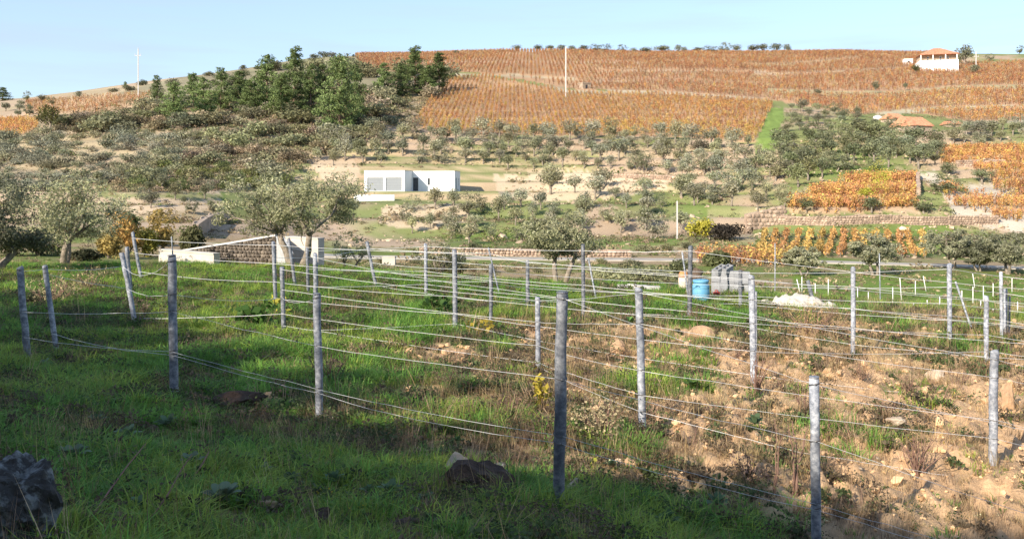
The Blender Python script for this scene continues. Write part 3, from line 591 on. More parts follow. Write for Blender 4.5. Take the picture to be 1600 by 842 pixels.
M_TANST = mat('tan_stone', (.36, .265, .195), .95, var=.35, scale=1.2, bump=.5)
def xy(px, row, a, b): p = pix(px, row, a, b); return (p.x, p.y)
stone_wall('stone_wall', 'long tan stone terrace wall between the orange plot and the rows of yellow vines', [xy(px, rw_, 82, 125) for px, rw_ in ((1190, 350), (1300, 353), (1440, 352), (1560, 350))], 1.0, .30, m=M_TANST, seed=1)
stone_wall('stone_wall', 'stone wall along the upper edge of the square orange vine plot', [xy(px, rw_, 110, 175) for px, rw_ in ((1330, 282), (1385, 281), (1434, 281))], 1.0, .42, m=M_TANST, seed=2)
stone_wall('stone_wall', 'short pale stone wall on the right edge of the square orange vine plot', [xy(px, rw_, 105, 175) for px, rw_ in ((1438, 308), (1436, 282))], 1.4, .42, m=M_TANST, seed=3)
stone_wall('roadside_wall', 'low pinkish stone wall on the far side of the valley road', [((px - PX0) / F * 72, 72.0) for px in (655, 740, 860, 985)], .6, .27, m=M_TANST, seed=4)
stone_wall('stone_wall', 'pale low stone wall on the bare bank right of the white house', [xy(px, rw_, 110, 175) for px, rw_ in ((938, 277), (990, 279), (1046, 281))], .8, .35, m=M_TANST, seed=5)
stone_wall('rubble_bank', 'rough bank of fallen stones right of the dark hollow below the olives', [xy(px, rw_, 82, 125) for px, rw_ in ((1166, 362), (1195, 356), (1225, 348))], 2.0, .55, m=M_TANST, seed=6)
stone_wall('stone_wall', 'stone wall holding the upper orange vines at the right edge of the slope', [xy(px, rw_, 110, 210) for px, rw_ in ((1495, 262), (1545, 260), (1570, 262))], 1.3, .42, m=M_TANST, seed=8)
stone_wall('stone_wall', 'dark dry stone wall climbing behind the tree nearest the tank', [xy(300, 372, 50, 100), xy(318, 358, 55, 110), xy(352, 345, 60, 130)], 1.1, .4, seed=9)
# tank-like ruin at the edge of the grass
tw0 = pix(250, 412, 28, 60); D0 = 41.0
def cx(px): return (px - PX0) / F
stone_wall('tank_wall', 'rough stone side of the open tank, coloured dark for its shade, with pale coping', [(cx(283) * 46, 46.0), (cx(360) * 45, 45.0), (cx(432) * 44, 44.0)], 1.0, .2, .3, m=mat('tank_shade_stone', (.17, .14, .11), .95, var=.5, scale=3, bump=.6), coping=.09, drop=.9, seed=11,  # stone colour darkened to paint in the shade on this face
           hs=[(ROW0 - 393) / F * 46 - hz(cx(283) * 46, 46.0), (ROW0 - 381) / F * 45 - hz(cx(360) * 45, 45.0), (ROW0 - 369) / F * 44 - hz(cx(432) * 44, 44.0)])
M_PLAST = mat('old_plaster', (.52, .47, .40), .9, var=.16, scale=1.3, bump=.3)
M_GCONC = mat('grey_concrete', (.42, .42, .41), .9, var=.2, scale=1.6, bump=.3)
def slabwall(name, label, x0, x1, d0, d1, rt0, rt1, th, m):
    """thin wall from column x0 to x1; tops given as photo rows"""
    a = np.array([cx(x0) * d0, d0]); b = np.array([cx(x1) * d1, d1]); dr = (b - a) / np.linalg.norm(b - a); nm = np.array([-dr[1], dr[0]])
    za, zb = (ROW0 - rt0) / F * d0, (ROW0 - rt1) / F * d1; z0 = min(hz(*a), hz(*b)) - 1.2
    c = thing(name, label, 'wall', (a[0], a[1], hz(*a))); O = np.array([a[0], a[1], hz(*a)])
    B = np.array([[*a, z0], [*b, z0], [*(b + nm * th), z0], [*(a + nm * th), z0], [*a, za], [*b, zb], [*(b + nm * th), zb], [*(a + nm * th), za]]) - O
    ob('slab', mk_mesh('slab', [(B, BOXF, 0, None)], [m]), c)
    C = B.copy(); C[:4] = B[4:] + [0, 0, .003]; C[4:] = B[4:] + [0, 0, .06]; C[[0, 1, 4, 5], :2] -= nm * .03; C[[2, 3, 6, 7], :2] += nm * .03
    ob('coping', mk_mesh('coping', [(C, BOXF, 0, None)], [m]), c); return c
slabwall('plaster_wall', 'low white plastered front wall of the tank at the grass edge', 248, 334, 40, 38.5, 391, 398, .35, M_PLAST)
slabwall('concrete_wall', 'grey concrete end wall of the tank behind the olive trunk', 432, 447, 43.5, 40.5, 371, 398, .3, M_GCONC)
slabwall('block_wall', 'white block wall behind the forked olive trunk', 446, 497, 44, 43, 371, 374, .45, M_PLAST)
slabwall('roadside_block', 'small white block wall beside the road behind the leaning post', 597, 617, 60, 60, 402, 402, .6, M_PLAST)
ORDW = 'first second third fourth fifth sixth seventh eighth ninth tenth eleventh twelfth thirteenth fourteenth fifteenth sixteenth seventeenth eighteenth nineteenth twentieth'.split()
def ordw(i): return ORDW[i] if i < 20 else ('twenty-' + ORDW[i - 20] if i < 29 else 'thirtieth' if i == 29 else 'thirty-' + ORDW[i - 30])
# ------------------------------------------------------------------ trees
def limb(r, p0, d0, length, rad, segs=5, curl=.25, up=.15):
    P = [np.array(p0, float)]; d = np.array(d0, float); d /= np.linalg.norm(d)
    for i in range(segs):
        d = d + r.normal(size=3) * curl + [0, 0, up]; d /= np.linalg.norm(d); P.append(P[-1] + d * length / segs)
    return np.array(P), np.linspace(rad, rad * .35, segs + 1)
def olive_meshes(seed, h, w_, nleaf, leaf, fork=2, trunk_h=.3, detail=8, lean=0.0, gap=.35, flat=.8, rk=.05, low=.3):
    """gnarled trunk, limbs ending in leaf clumps; returns trunk mesh, crown mesh"""
    r = np.random.default_rng(seed); tr = []; tips = []
    tb = h * trunk_h; rad = h * rk
    stems = []
    for k in range(fork):
        a = (k + r.uniform(-.25, .25)) * 2 * np.pi / fork + (0 if fork > 1 else r.uniform(0, 6)); dr = np.array([math.cos(a) * .45 + lean, math.sin(a) * .35, 1.0])
        P, rr = limb(r, [math.cos(a) * rad * .5, math.sin(a) * rad * .5, -.25], dr, tb * 1.25, rad * (1.25 if fork == 1 else .95), 5, .13, .05)
        rr = np.linspace(rr[0] * 1.15, rr[0] * .72, len(P)); rr[0] *= 1.5; tr += tube_parts(P, rr, detail); stems.append((P[-1], P[-1] - P[-2], rr[-1]))
    nl = 0
    for (p, d, rr) in stems:
        for j in range(5 if fork == 1 else 4):
            a = r.uniform(0, 2 * np.pi); dd = d / np.linalg.norm(d) * .5 + np.array([math.cos(a), math.sin(a), .25 + r.uniform(-.2, .5)])
            P, r2 = limb(r, p, dd, (w_ * .36) * r.uniform(.7, 1.1), rr * .6, 5, .22, .10); tr += tube_parts(P, r2, max(4, detail - 3))
            for q in range(3):
                b = r.uniform(.3, 1.0); ip = P[min(int(b * 5), 5)]; P2, r3 = limb(r, ip, (P[-1] - P[0]) / w_ + r.normal(size=3) * .6, w_ * .2, rr * .25, 4, .25, .15)
                tr += tube_parts(P2, r3, 4, cap=False); tips.append(P2[-1]); tips.append(P2[2])
            tips.append(P[-1])
    tips = np.array(tips)
    # extra clump centres fill an uneven dome
    ne = int(len(tips) * .9); E = r.normal(size=(ne, 3)); E /= np.linalg.norm(E, axis=1)[:, None]; E *= r.uniform(.55, 1.0, (ne, 1)) ; E = E * [w_ * .46, w_ * .42, h * (.5 - low * .5)] + [lean * h * .5, 0, h * (.5 + low * .5)]
    E = E[E[:, 2] > h * (low + .03)]
    Cc = np.concatenate([tips, E]); Cc = Cc[r.uniform(size=len(Cc)) > gap * .4]
    Cc[:, 2] = np.clip(Cc[:, 2], h * low, h * .98)
    cid = r.integers(0, len(Cc), nleaf); cs = h * r.uniform(.07, .14, len(Cc)); off = r.normal(size=(nleaf, 3)); off /= np.linalg.norm(off, axis=1)[:, None] + 1e-9; off *= r.uniform(size=(nleaf, 1)) ** .45
    C = Cc[cid] + off * cs[cid][:, None] * [1.15, 1.15, flat]
    ct = r.uniform(.72, 1.22, len(Cc)); tint = (ct[cid] * r.uniform(.75, 1.25, nleaf))[:, None] * np.ones((1, 3)); silver = r.uniform(size=nleaf) < .3; tint[silver] *= [1.25, 1.22, 1.45]
    cen = np.array([0, 0, h * .6]); out = C - cen; out /= np.linalg.norm(out, axis=1)[:, None] + 1e-9
    V, Fc, T = leaves(C, leaf, r, .36, out, .2, tint)
    return mk_mesh('trunk', tr, [M_BARK], True), mk_mesh('crown', [(V, Fc, 0, T)], [M_LEAF])
def pine_meshes(seed, h, w_, nleaf, leaf, bare=.12):
    """tall irregular pine: trunk and whorled boughs with upswept needle clumps"""
    r = np.random.default_rng(seed); P = np.array([[0, 0, -.4], [r.normal() * .1, 0, h * .3], [r.normal() * .2, r.normal() * .2, h * .65], [r.normal() * .2, 0, h * .97]]); tr = tube_parts(P, [h * .022, h * .018, h * .011, h * .004], 6)
    Cc = []; cs = []; br_ = []; nb = 0
    z = h * bare
    while z < h * .96:
        f = (z / h - bare) / (1 - bare); prof = (.62 + .38 * math.sin(min(1.0, f * 1.7 + .2) * math.pi)) * (1 - f ** 3.2) + .16
        n = r.integers(3, 6); a0 = r.uniform(0, 6.28)
        for k in range(n):
            a = a0 + k * 6.28 / n + r.normal() * .35; L_ = w_ * .5 * prof * r.uniform(.45, 1.15)
            c0 = np.array([np.interp(z, P[:, 2], P[:, 0]), np.interp(z, P[:, 2], P[:, 1]), z]); e = c0 + np.array([math.cos(a) * L_, math.sin(a) * L_, L_ * r.uniform(.05, .35)])
            tr += tube_parts([c0, (c0 + e) / 2 + [0, 0, -.06 * L_], e], [h * .006, h * .004, h * .002], 4, cap=False)
            for s in np.linspace(.45, 1, 3): Cc.append(c0 + (e - c0) * s + r.normal(size=3) * .03 * w_); cs.append(h * .05 * r.uniform(.7, 1.3) * (.55 + .6 * prof)); br_.append(nb)
            nb += 1
        z += h * .075 * r.uniform(.75, 1.25)
    Cc.append(np.array([P[-1][0], P[-1][1], h * .97])); cs.append(h * .025); br_.append(nb); br_ = np.array(br_)
    Cc = np.array(Cc); cs = np.array(cs); cid = r.choice(len(Cc), nleaf, p=cs ** 2 / (cs ** 2).sum()); off = r.normal(size=(nleaf, 3)); off /= np.linalg.norm(off, axis=1)[:, None]; off *= r.uniform(size=(nleaf, 1)) ** .4
    C = Cc[cid] + off * cs[cid][:, None] * [1.3, 1.3, .85]
    ct = r.uniform(.75, 1.25, nb + 1)[br_]; tint = (ct[cid] * r.uniform(.75, 1.25, nleaf))[:, None] * np.ones((1, 3))
    out = off
    V, Fc, T = leaves(C, leaf, r, .38, out, .6, tint)
    return mk_mesh('trunk', tr, [M_PBARK], True), mk_mesh('crown', [(V, Fc, 0, T)], [M_LEAF])
def bush_meshes(seed, h, w_, nleaf, leaf, lobes=9, aspect=.5, mi=None):
    r = np.random.default_rng(seed); tr = []
    Cc = r.normal(size=(lobes, 3)); Cc /= np.linalg.norm(Cc, axis=1)[:, None]; Cc = Cc * r.uniform(.3, .75, (lobes, 1)) * [w_ * .5, w_ * .5, h * .45]; Cc[:, 2] = np.abs(Cc[:, 2]) + h * .22
    for c in Cc: tr += tube_parts([[0, 0, -.15], c * [.4, .4, .5], c], [h * .03, h * .02, h * .008], 4, cap=False)
    cid = r.integers(0, lobes, nleaf); off = r.normal(size=(nleaf, 3)); off /= np.linalg.norm(off, axis=1)[:, None]; off *= r.uniform(size=(nleaf, 1)) ** .4
    rad = r.uniform(.2, .34, lobes); C = Cc[cid] + off * rad[cid][:, None] * [w_, w_, h]; C[:, 2] = np.maximum(C[:, 2], .02 * h)
    ct = r.uniform(.7, 1.25, lobes); tint = (ct[cid] * r.uniform(.7, 1.3, nleaf))[:, None] * np.ones((1, 3))
    V, Fc, T = leaves(C, leaf, r, aspect, off, .3, tint)
    return mk_mesh('stem', tr, [M_BARK]), mk_mesh('foliage', [(V, Fc, 0, T)], [mi or M_LEAF])
def plant(name, label, cat, ms, loc, rz=0.0, sc=1.0, color=(.1, .12, .06), group=None, names=('trunk', 'crown')):
    t = thing(name, label, cat, loc, (0, 0, rz), sc, group)
    ob(names[0], ms[0], t); ob(names[1], ms[1], t, color=color); return t
OLIVE = (.265, .262, .160); OLIVE_D = (.185, .19, .11); PINE = (.145, .19, .068)
# near olives around the field edge
def near_tree(px, rb, d, rt, wpx, seed, label, fork, nleaf, leaf, color=(.31, .31, .165), name='olive_tree', rz=0, lean=0.0, trunk_h=.3, gap=.35, cat='olive tree', low=.32):
    x = cx(px) * d; z = hz(x, d); h = (ROW0 - rt) / F * d - z; w_ = wpx / F * d
    return plant(name, label, cat, olive_meshes(seed, h, w_, int(nleaf * 1.5), leaf, fork, trunk_h, 9, lean, gap, .8, .04, low), (x, d, z), rz, 1.0, color)
near_tree(100, 410, 39, 276, 225, 101, 'old olive tree with a split pale trunk behind the two leftmost posts', 3, 6000, .15, rz=.4, trunk_h=.26)
near_tree(-22, 425, 33, 262, 150, 102, 'dark leaning olive tree cut by the left edge of the view', 2, 6000, .14, OLIVE_D, rz=1.1, lean=.1)
near_tree(466, 412, 37.5, 264, 250, 103, 'large forked olive tree in front of the white tank wall', 2, 9000, .14, rz=.15, trunk_h=.36, low=.4)
near_tree(876, 452, 34.5, 334, 135, 104, 'grey-green olive tree with two stems at the field edge by the tall posts', 2, 5000, .13, rz=.1, trunk_h=.42, gap=.7, low=.42)
near_tree(548, 420, 40, 362, 75, 105, 'small sparse olive tree with bare crooked limbs behind the leaning post', 2, 800, .12, rz=.5, gap=1.0, trunk_h=.34)
near_tree(690, 428, 45, 376, 110, 106, 'scraggly olive tree with dead branches below the road', 2, 1500, .14, rz=.9, gap=.9, trunk_h=.25)
for (px, d, rt, wpx, sd, lab) in ((1255, 55, 385, 75, 111, 'low olive tree behind the white sand heap'), (1368, 56, 366, 100, 112, 'broad olive tree with pale stump-like trunk beyond the green field'),
        (1490, 62, 362, 150, 113, 'wide bushy olive tree standing between the road and the yellow vine rows'), (1575, 58, 362, 95, 114, 'olive tree with thick pale trunk at the right end of the road'),
        (1530, 60, 378, 70, 115, 'dark dense olive tree casting shade on the road'), (1640, 60, 350, 120, 116, 'tall olive tree cut by the right edge beside the road')):
    near_tree(px, 440, d, rt, wpx, sd, lab, 2, 3500, .2, (.25, .25, .145) if sd != 115 else OLIVE_D, rz=sd * .7)
# far tree kits, shared by many trees
def round_tree(seed, h, w_, nleaf, leaf, lobes=11):
    r = np.random.default_rng(seed); Cc = r.normal(size=(lobes, 3)); Cc /= np.linalg.norm(Cc, axis=1)[:, None]; Cc = Cc * r.uniform(.35, .8, (lobes, 1)) * [w_ * .36, w_ * .36, h * .25] + [0, 0, h * .60]
    tr = tube_parts([[0, 0, -.3], [.04, 0, h * .15], [r.normal() * .1, r.normal() * .1, h * .38]], [h * .05, h * .036, h * .03], 6)
    for c in Cc[:6]: tr += tube_parts([[0, 0, h * .26], c * [.5, .5, .75], c], [h * .022, h * .015, h * .006], 4, cap=False)
    rad = r.uniform(.15, .24, lobes); cid = r.integers(0, lobes, nleaf); off = r.normal(size=(nleaf, 3)); off /= np.linalg.norm(off, axis=1)[:, None]; off *= r.uniform(size=(nleaf, 1)) ** .38
    C = Cc[cid] + off * rad[cid][:, None] * [w_ * 1.05, w_ * 1.05, h * .95]; ct = r.uniform(.75, 1.2, lobes); tint = (ct[cid] * r.uniform(.7, 1.3, nleaf))[:, None] * np.ones((1, 3)); si = r.uniform(size=nleaf) < .3; tint[si] *= [1.2, 1.2, 1.4]
    V, Fc, T = leaves(C, leaf, r, .42, off, .25, tint); return mk_mesh('trunk', tr, [M_BARK], True), mk_mesh('crown', [(V, Fc, 0, T)], [M_LEAF])
OK = [round_tree(200 + i, 3.4, 3.6, 720, .30, 9 + i % 4) for i in range(6)] + [olive_meshes(230 + i, 3.5, 3.5, 900, .29, 1 + i % 2, .22, 6, .06 * (i - 1), .3, .9, .036, .24) for i in range(3)]
PK = [pine_meshes(300 + i, 12.0, 7.0, 5200, .5, .06 + .05 * (i % 3)) for i in range(7)]
BK = [bush_meshes(400 + i, 2.0, 3.0, 620, .27, 9) for i in range(6)]
HK = [bush_meshes(420 + i, 1.3, 2.4, 380, .26, 8, .3) for i in range(4)]
# pines: (column, base row, top row, width px)
PINES = [(272, 190, 124, 42, 'light green pine at the left end of the pine clump'), (345, 172, 103, 34, 'slim pine behind the rounded bushes of the left clump'), (374, 165, 106, 38, 'pine with a bushy crown left of the tallest group'),
 (418, 170, 84, 52, 'pine with flat open top against the sky'), (461, 172, 69, 46, 'tallest pine of the left group rising into the sky'), (440, 186, 110, 50, 'broad pine below the tallest pine of the left group'), (485, 182, 100, 40, 'dark pine close left of the big bright pine'),
 (531, 208, 80, 66, 'big bright green pine with layered boughs in the middle of the clump'), (556, 190, 98, 40, 'dark pine touching the right side of the big layered pine'), (599, 152, 94, 30, 'small dark conical pine standing clear against the orange vines'),
 (627, 150, 98, 32, 'slender pine between the conical pine and the right pair'), (649, 146, 69, 40, 'tall pine of the right pair with a tufted top'), (686, 142, 78, 38, 'rightmost pine of the clump beside the orange vineyard'), (668, 150, 102, 38, 'lower bushy pine between the right pair'),
 (392, 178, 120, 46, 'wide pine at the foot of the flat-topped pine'), (320, 182, 118, 40, 'pale pine between the left pine and the rounded bushes'), (503, 168, 96, 34, 'thin pine directly behind the big layered pine'), (245, 158, 116, 22, 'small pine at the far left on the skyline'),
 (196, 138, 126, 8, 'tiny dark cypress-like pine on the skyline left of the utility pole'), (302, 168, 110, 30, 'pine on the skyline above the pale pine'), (4, 158, 136, 26, 'lone round-topped pine at the left edge of the skyline')]
for i, (px, rb, rt, wp, lab) in enumerate(PINES):
    b = pix(px, rb, 150, 420); s = (rb - rt) / F * b.y / 12.0; sw_ = wp / F * b.y / 6.6
    c = np.array(PINE) * (1.0 + .35 * (vnoise(i * 3.1, 0.5, 3) - .4)) * (1.2 if i in (0, 7, 15) else 1.0)
    t = plant('pine_tree', lab, 'pine tree', PK[i % 7], b - Vector((0, 0, .3)), i * 1.7, (sw_, sw_, s), c, 'pines on the scrubby hill')
# skyline olives
SKY = [(808, 8, 15), (840, 9, 16), (860, 8, 15), (878, 8, 14), (895, 7, 13), (912, 8, 15), (932, 9, 17), (945, 10, 18), (974, 10, 16), (990, 7, 10), (1008, 8, 22), (1036, 10, 27), (1060, 11, 10), (1070, 8, 12), (1090, 7, 16), (1110, 8, 20), (1122, 8, 14), (1136, 13, 17), (1151, 11, 15), (1176, 11, 20), (1192, 12, 20), (1213, 12, 18), (1231, 11, 14)]
for i, (px, hp, wp) in enumerate(SKY):
    b = pix(px, 86, 300, 520); u = cx(px); dd = np.linspace(380, 520, 80); rows_ = ROW0 - F * height(u * dd, dd) / dd; d = float(dd[np.argmin(rows_)]) - 1
    z = hz(u * d, d); s = (hp * 1.1 + 2.5) / F * d / 3.1; sw_ = wp * 1.3 / F * d / 3.2
    plant('skyline_tree', 'grey-green tree, %s from the left in the skyline row above the orange vineyard' % ordw(i), 'tree', OK[i % 9], (u * d, d, z - .3), i * 2.1, (sw_, sw_, s), OLIVE_D, 'trees on the skyline')
for (px, rb, rt, wp, lab, nm) in ((1507, 104, 69, 40, 'large umbrella-shaped tree behind the lettered villa', 'umbrella_tree'), (1490, 108, 86, 26, 'yellow-green tree touching the right side of the lettered villa', 'garden_tree'), (1592, 80, 67, 18, 'small lone tree on the skyline at the right edge', 'skyline_tree'), (1546, 95, 84, 16, 'small round olive on the hilltop right of the villa', 'olive_tree'), (1431, 117, 100, 20, 'green shrub-like tree at the left corner of the lettered base', 'garden_tree'), (1368, 146, 125, 16, 'single dark tree alone in the upper orange vineyard', 'vineyard_tree'), (1415, 142, 128, 12, 'faint small tree in the upper vineyard below the villa', 'vineyard_tree'), (1524, 118, 100, 26, 'grey shrubby tree at the foot of the pole by the villa', 'olive_tree'), (1278, 150, 138, 16, 'pale shrubby tree on the vineyard terrace above the green strip', 'vineyard_tree')):
    b = pix(px, rb, 240, 500); s = (rb - rt) / F * b.y / 3.2; sw_ = wp / F * b.y / 3.4
    plant(nm, lab, 'tree', OK[(px) % 9], b - Vector((0, 0, .2)), px * .3, (sw_, sw_, s), (.13, .14, .05) if nm == 'garden_tree' else OLIVE_D)
# olives and shrubs on the slopes: individually placed along the terraces
NO = 0; EXTRA = []
def avoid(px, row):
    bad = (556 < px < 782 and 258 < row < 316)
    for pl in (VY_MAIN, VY_TOP, VY_PLOT, VY_ROWS, VY_R1, VY_R2, VY_R3, PATH_POLY, GREEN_STRIP): bad = bad or bool(inpoly(px, row, pl))
    return bad
def grow(poly, n, dmin, dmax, hp, label, group, seed, kits, names, base_h, color, name, cat, gapx=16, gapy=6, wf=1.0, cap=999, rowstep=None, what=None):
    """fill a stretch of slope with trees standing apart from each other"""
    r = np.random.default_rng(seed); P = np.array(poly); got = []; tries = 0; what = name.replace('_', ' ')
    while len(got) < n and tries < n * 40:
        tries += 1; px = r.uniform(P[:, 0].min(), P[:, 0].max()); row = r.uniform(P[:, 1].min(), P[:, 1].max())
        if rowstep: row = round(row / rowstep) * rowstep + r.normal() * 1.5
        if not inpoly(px, row, poly) or avoid(px, row - 2): continue
        if any(abs(px - a) < gapx and abs(row - b) < gapy for a, b in got): continue
        got.append((px, row))
    nb = max(1, int(math.ceil(len(got) / 18))); order = sorted(got, key=lambda q: q[1]); bands = [order[k * len(order) // nb:(k + 1) * len(order) // nb] for k in range(nb)]
    for bi, band in enumerate(bands):
        bn = '' if nb == 1 else (' in %s line' % (('upper', 'lower') if nb == 2 else ('top', 'middle', 'bottom') if nb == 3 else [ordw(q) for q in range(nb)])[bi])
        for ri, (px, row) in enumerate(sorted(band)):
            b = pix(px, row, dmin, dmax); f = r.uniform(.65, 1.3); hh = hp * f / F * b.y; s = hh / base_h; k = r.integers(len(kits)); br = r.uniform(.78, 1.25); c = np.array(color) * br * np.array([r.uniform(.93, 1.1), 1, r.uniform(.85, 1.1)]); wd = r.uniform(.85, 1.2)
            look = 'tall ' if f > 1.15 else 'small ' if f < .8 else 'pale ' if br > 1.12 else 'dark ' if br < .9 else 'broad ' if wd > 1.08 else ''
            plant(name, '%s%s, %s from left%s, %s' % (look, what, ordw(ri), bn, label), cat, kits[k], b - Vector((0, 0, .08)), r.uniform(0, 6.28), (s * wf * wd, s * wf * wd, s), c, group, names)
TC = ('trunk', 'crown'); SF = ('stem', 'foliage')
grow([(500, 222), (640, 205), (700, 216), (700, 258), (560, 256), (490, 262)], 34, 120, 215, 27, "above the white house roof", 'olives above the white house', 11, OK, TC, 3.3, OLIVE, 'olive_tree', 'olive tree', 19, 7)
grow([(700, 214), (900, 216), (900, 262), (780, 268), (720, 258)], 36, 120, 215, 29, "between white house and big vineyard", 'olives below the big vineyard', 12, OK, TC, 3.3, OLIVE, 'olive_tree', 'olive tree', 20, 7)
grow([(900, 214), (1060, 218), (1178, 228), (1200, 262), (1060, 280), (900, 265)], 52, 115, 215, 30, "below the big vineyard's right half", 'olives below the vineyard', 13, OK, TC, 3.3, OLIVE, 'olive_tree', 'olive tree', 20, 7)
grow([(1060, 275), (1220, 258), (1240, 300), (1225, 330), (1120, 330), (1060, 310)], 26, 95, 180, 36, "left of the square orange plot", 'olives left of the orange plot', 14, OK, TC, 3.3, OLIVE, 'olive_tree', 'olive tree', 22, 9)
grow([(620, 318), (760, 312), (900, 322), (960, 345), (900, 372), (640, 388), (620, 350)], 32, 78, 140, 32, "below the white house", 'olives below the white house', 15, OK, TC, 3.3, OLIVE, 'olive_tree', 'olive tree', 24, 9)
grow([(820, 285), (1060, 300), (1100, 330), (1060, 372), (930, 378), (960, 340), (840, 312)], 20, 78, 150, 33, "by the slim concrete pole", 'olives by the slim pole', 16, OK, TC, 3.3, OLIVE, 'olive_tree', 'olive tree', 26, 10)
grow([(1228, 215), (1400, 222), (1480, 236), (1460, 262), (1330, 272), (1235, 300), (1215, 250)], 52, 105, 225, 32, "above the square orange plot", 'olives above the orange plot', 17, OK, TC, 3.3, (.20, .21, .11), 'olive_tree', 'olive tree', 17, 6, 1.15)
grow([(1228, 172), (1330, 180), (1400, 196), (1400, 222), (1228, 214)], 34, 150, 270, 17, "left of the tiled farmhouse", 'olives left of the farmhouse', 18, OK, TC, 3.3, OLIVE_D, 'olive_tree', 'olive tree', 14, 5, 1.2)
grow([(1490, 205), (1640, 200), (1640, 226), (1480, 232)], 18, 130, 270, 26, "right of the tiled farmhouse", 'olives right of the farmhouse', 19, OK, TC, 3.3, OLIVE, 'olive_tree', 'olive tree', 16, 6, 1.1)
for (px, row, hp, wf, lab) in ((1260, 332, 26, 1.3, 'left one of three rounded olives along the foot of the square orange plot'), (1362, 333, 28, 1.5, 'middle one of three rounded olives along the foot of the square orange plot'), (1446, 335, 32, 1.5, 'right one of three rounded olives along the foot of the square orange plot'), (1484, 304, 34, 1.7, 'broad bright olive above the strip of orange vines beside the path'), (1535, 288, 28, 1.4, 'olive with pale bent trunk beside the grey path'), (1480, 275, 24, 1.4, 'round olive between the path and the upper orange vines')):
    b = pix(px, row, 85, 190); s = hp / F * b.y / 3.3; plant('olive_tree', lab, 'olive tree', OK[px % 9], b - Vector((0, 0, .1)), px * .1, (s * wf, s * wf, s), (.15, .165, .08))
# low silvery olives on the dry left slope
grow([(-20, 214), (120, 212), (330, 216), (330, 236), (170, 290), (60, 300), (-20, 300)], 125, 115, 270, 19, "on the dry left slope", 'young olives on the left slope', 20, HK, SF, 1.25, (.25, .25, .17), 'young_olive', 'young olive', 15, 4, 1.0)
grow([(100, 275), (330, 300), (340, 330), (330, 350), (250, 330), (160, 300)], 16, 75, 170, 24, "on banks beyond the autumn trees", 'olives on the left banks', 21, OK, TC, 3.3, OLIVE_D, 'olive_tree', 'olive tree', 24, 8)
# scrub: broom, rockrose and oak bushes among the pines
grow(SCRUB_POLY, 74, 130, 330, 29, "in the green scrub by the pines", 'green scrub bushes', 22, BK, SF, 1.9, (.235, .235, .135), 'scrub_bush', 'bush', 17, 5, 1.15)
grow([(60, 190), (330, 170), (560, 130), (700, 140), (640, 200), (480, 262), (330, 296), (190, 292), (320, 240), (300, 212)], 50, 130, 330, 22, "in the brown scrub below pines", 'brown scrub bushes', 23, BK, SF, 1.9, (.30, .245, .165), "heather_bush", 'bush', 17, 5, 1.2)
grow([(205, 268), (340, 262), (470, 268), (470, 296), (330, 302), (200, 290)], 34, 110, 200, 19, "on the broom bank", 'broom on the bank', 24, HK, SF, 1.25, (.15, .17, .06), 'broom_bush', 'bush', 14, 4, .8)
grow([(130, 150), (240, 130), (330, 118), (420, 98), (560, 84), (720, 74), (660, 110), (420, 116), (330, 140), (240, 148)], 30, 190, 430, 12, "on the left skyline", 'bushes on the left skyline', 25, BK, SF, 1.9, (.17, .17, .10), 'skyline_bush', 'bush', 12, 3, 1.1)
grow([(0, 160), (100, 158), (130, 150), (130, 158), (60, 182), (0, 184)], 10, 190, 400, 14, "on the far left hilltop", 'olives on the left hilltop', 26, OK, TC, 3.3, OLIVE_D, 'olive_tree', 'olive tree', 14, 4, 1.2)
grow([(80, 192), (250, 180), (250, 200), (120, 210), (70, 208)], 12, 150, 300, 22, "at the scrub's left end", 'bushes left of the pines', 27, BK, SF, 1.9, (.14, .125, .075), 'scrub_bush', 'bush', 18, 5, 1.2)
b = pix(78, 205, 150, 300); plant('oak_tree', 'green and rust coloured tree beside the leftmost orange vines', 'tree', OK[3], b, .5, (46 / F * b.y / 3.5,) * 3, (.10, .10, .03))
grow([(490, 408), (640, 410), (820, 412), (1010, 411), (1010, 424), (820, 430), (640, 424), (500, 418)], 17, 45, 66, 15, 'along the near side of the road', 'shrubs along the road', 28, BK, SF, 1.9, (.22, .21, .11), 'roadside_shrub', 'shrub', 24, 4, 1.1)
grow([(640, 390), (1100, 386), (1100, 394), (640, 396)], 12, 72, 92, 14, 'on the bank behind the roadside wall', 'shrubs behind the roadside wall', 29, BK, SF, 1.9, (.19, .19, .10), 'bank_shrub', 'shrub', 26, 4, 1.0)
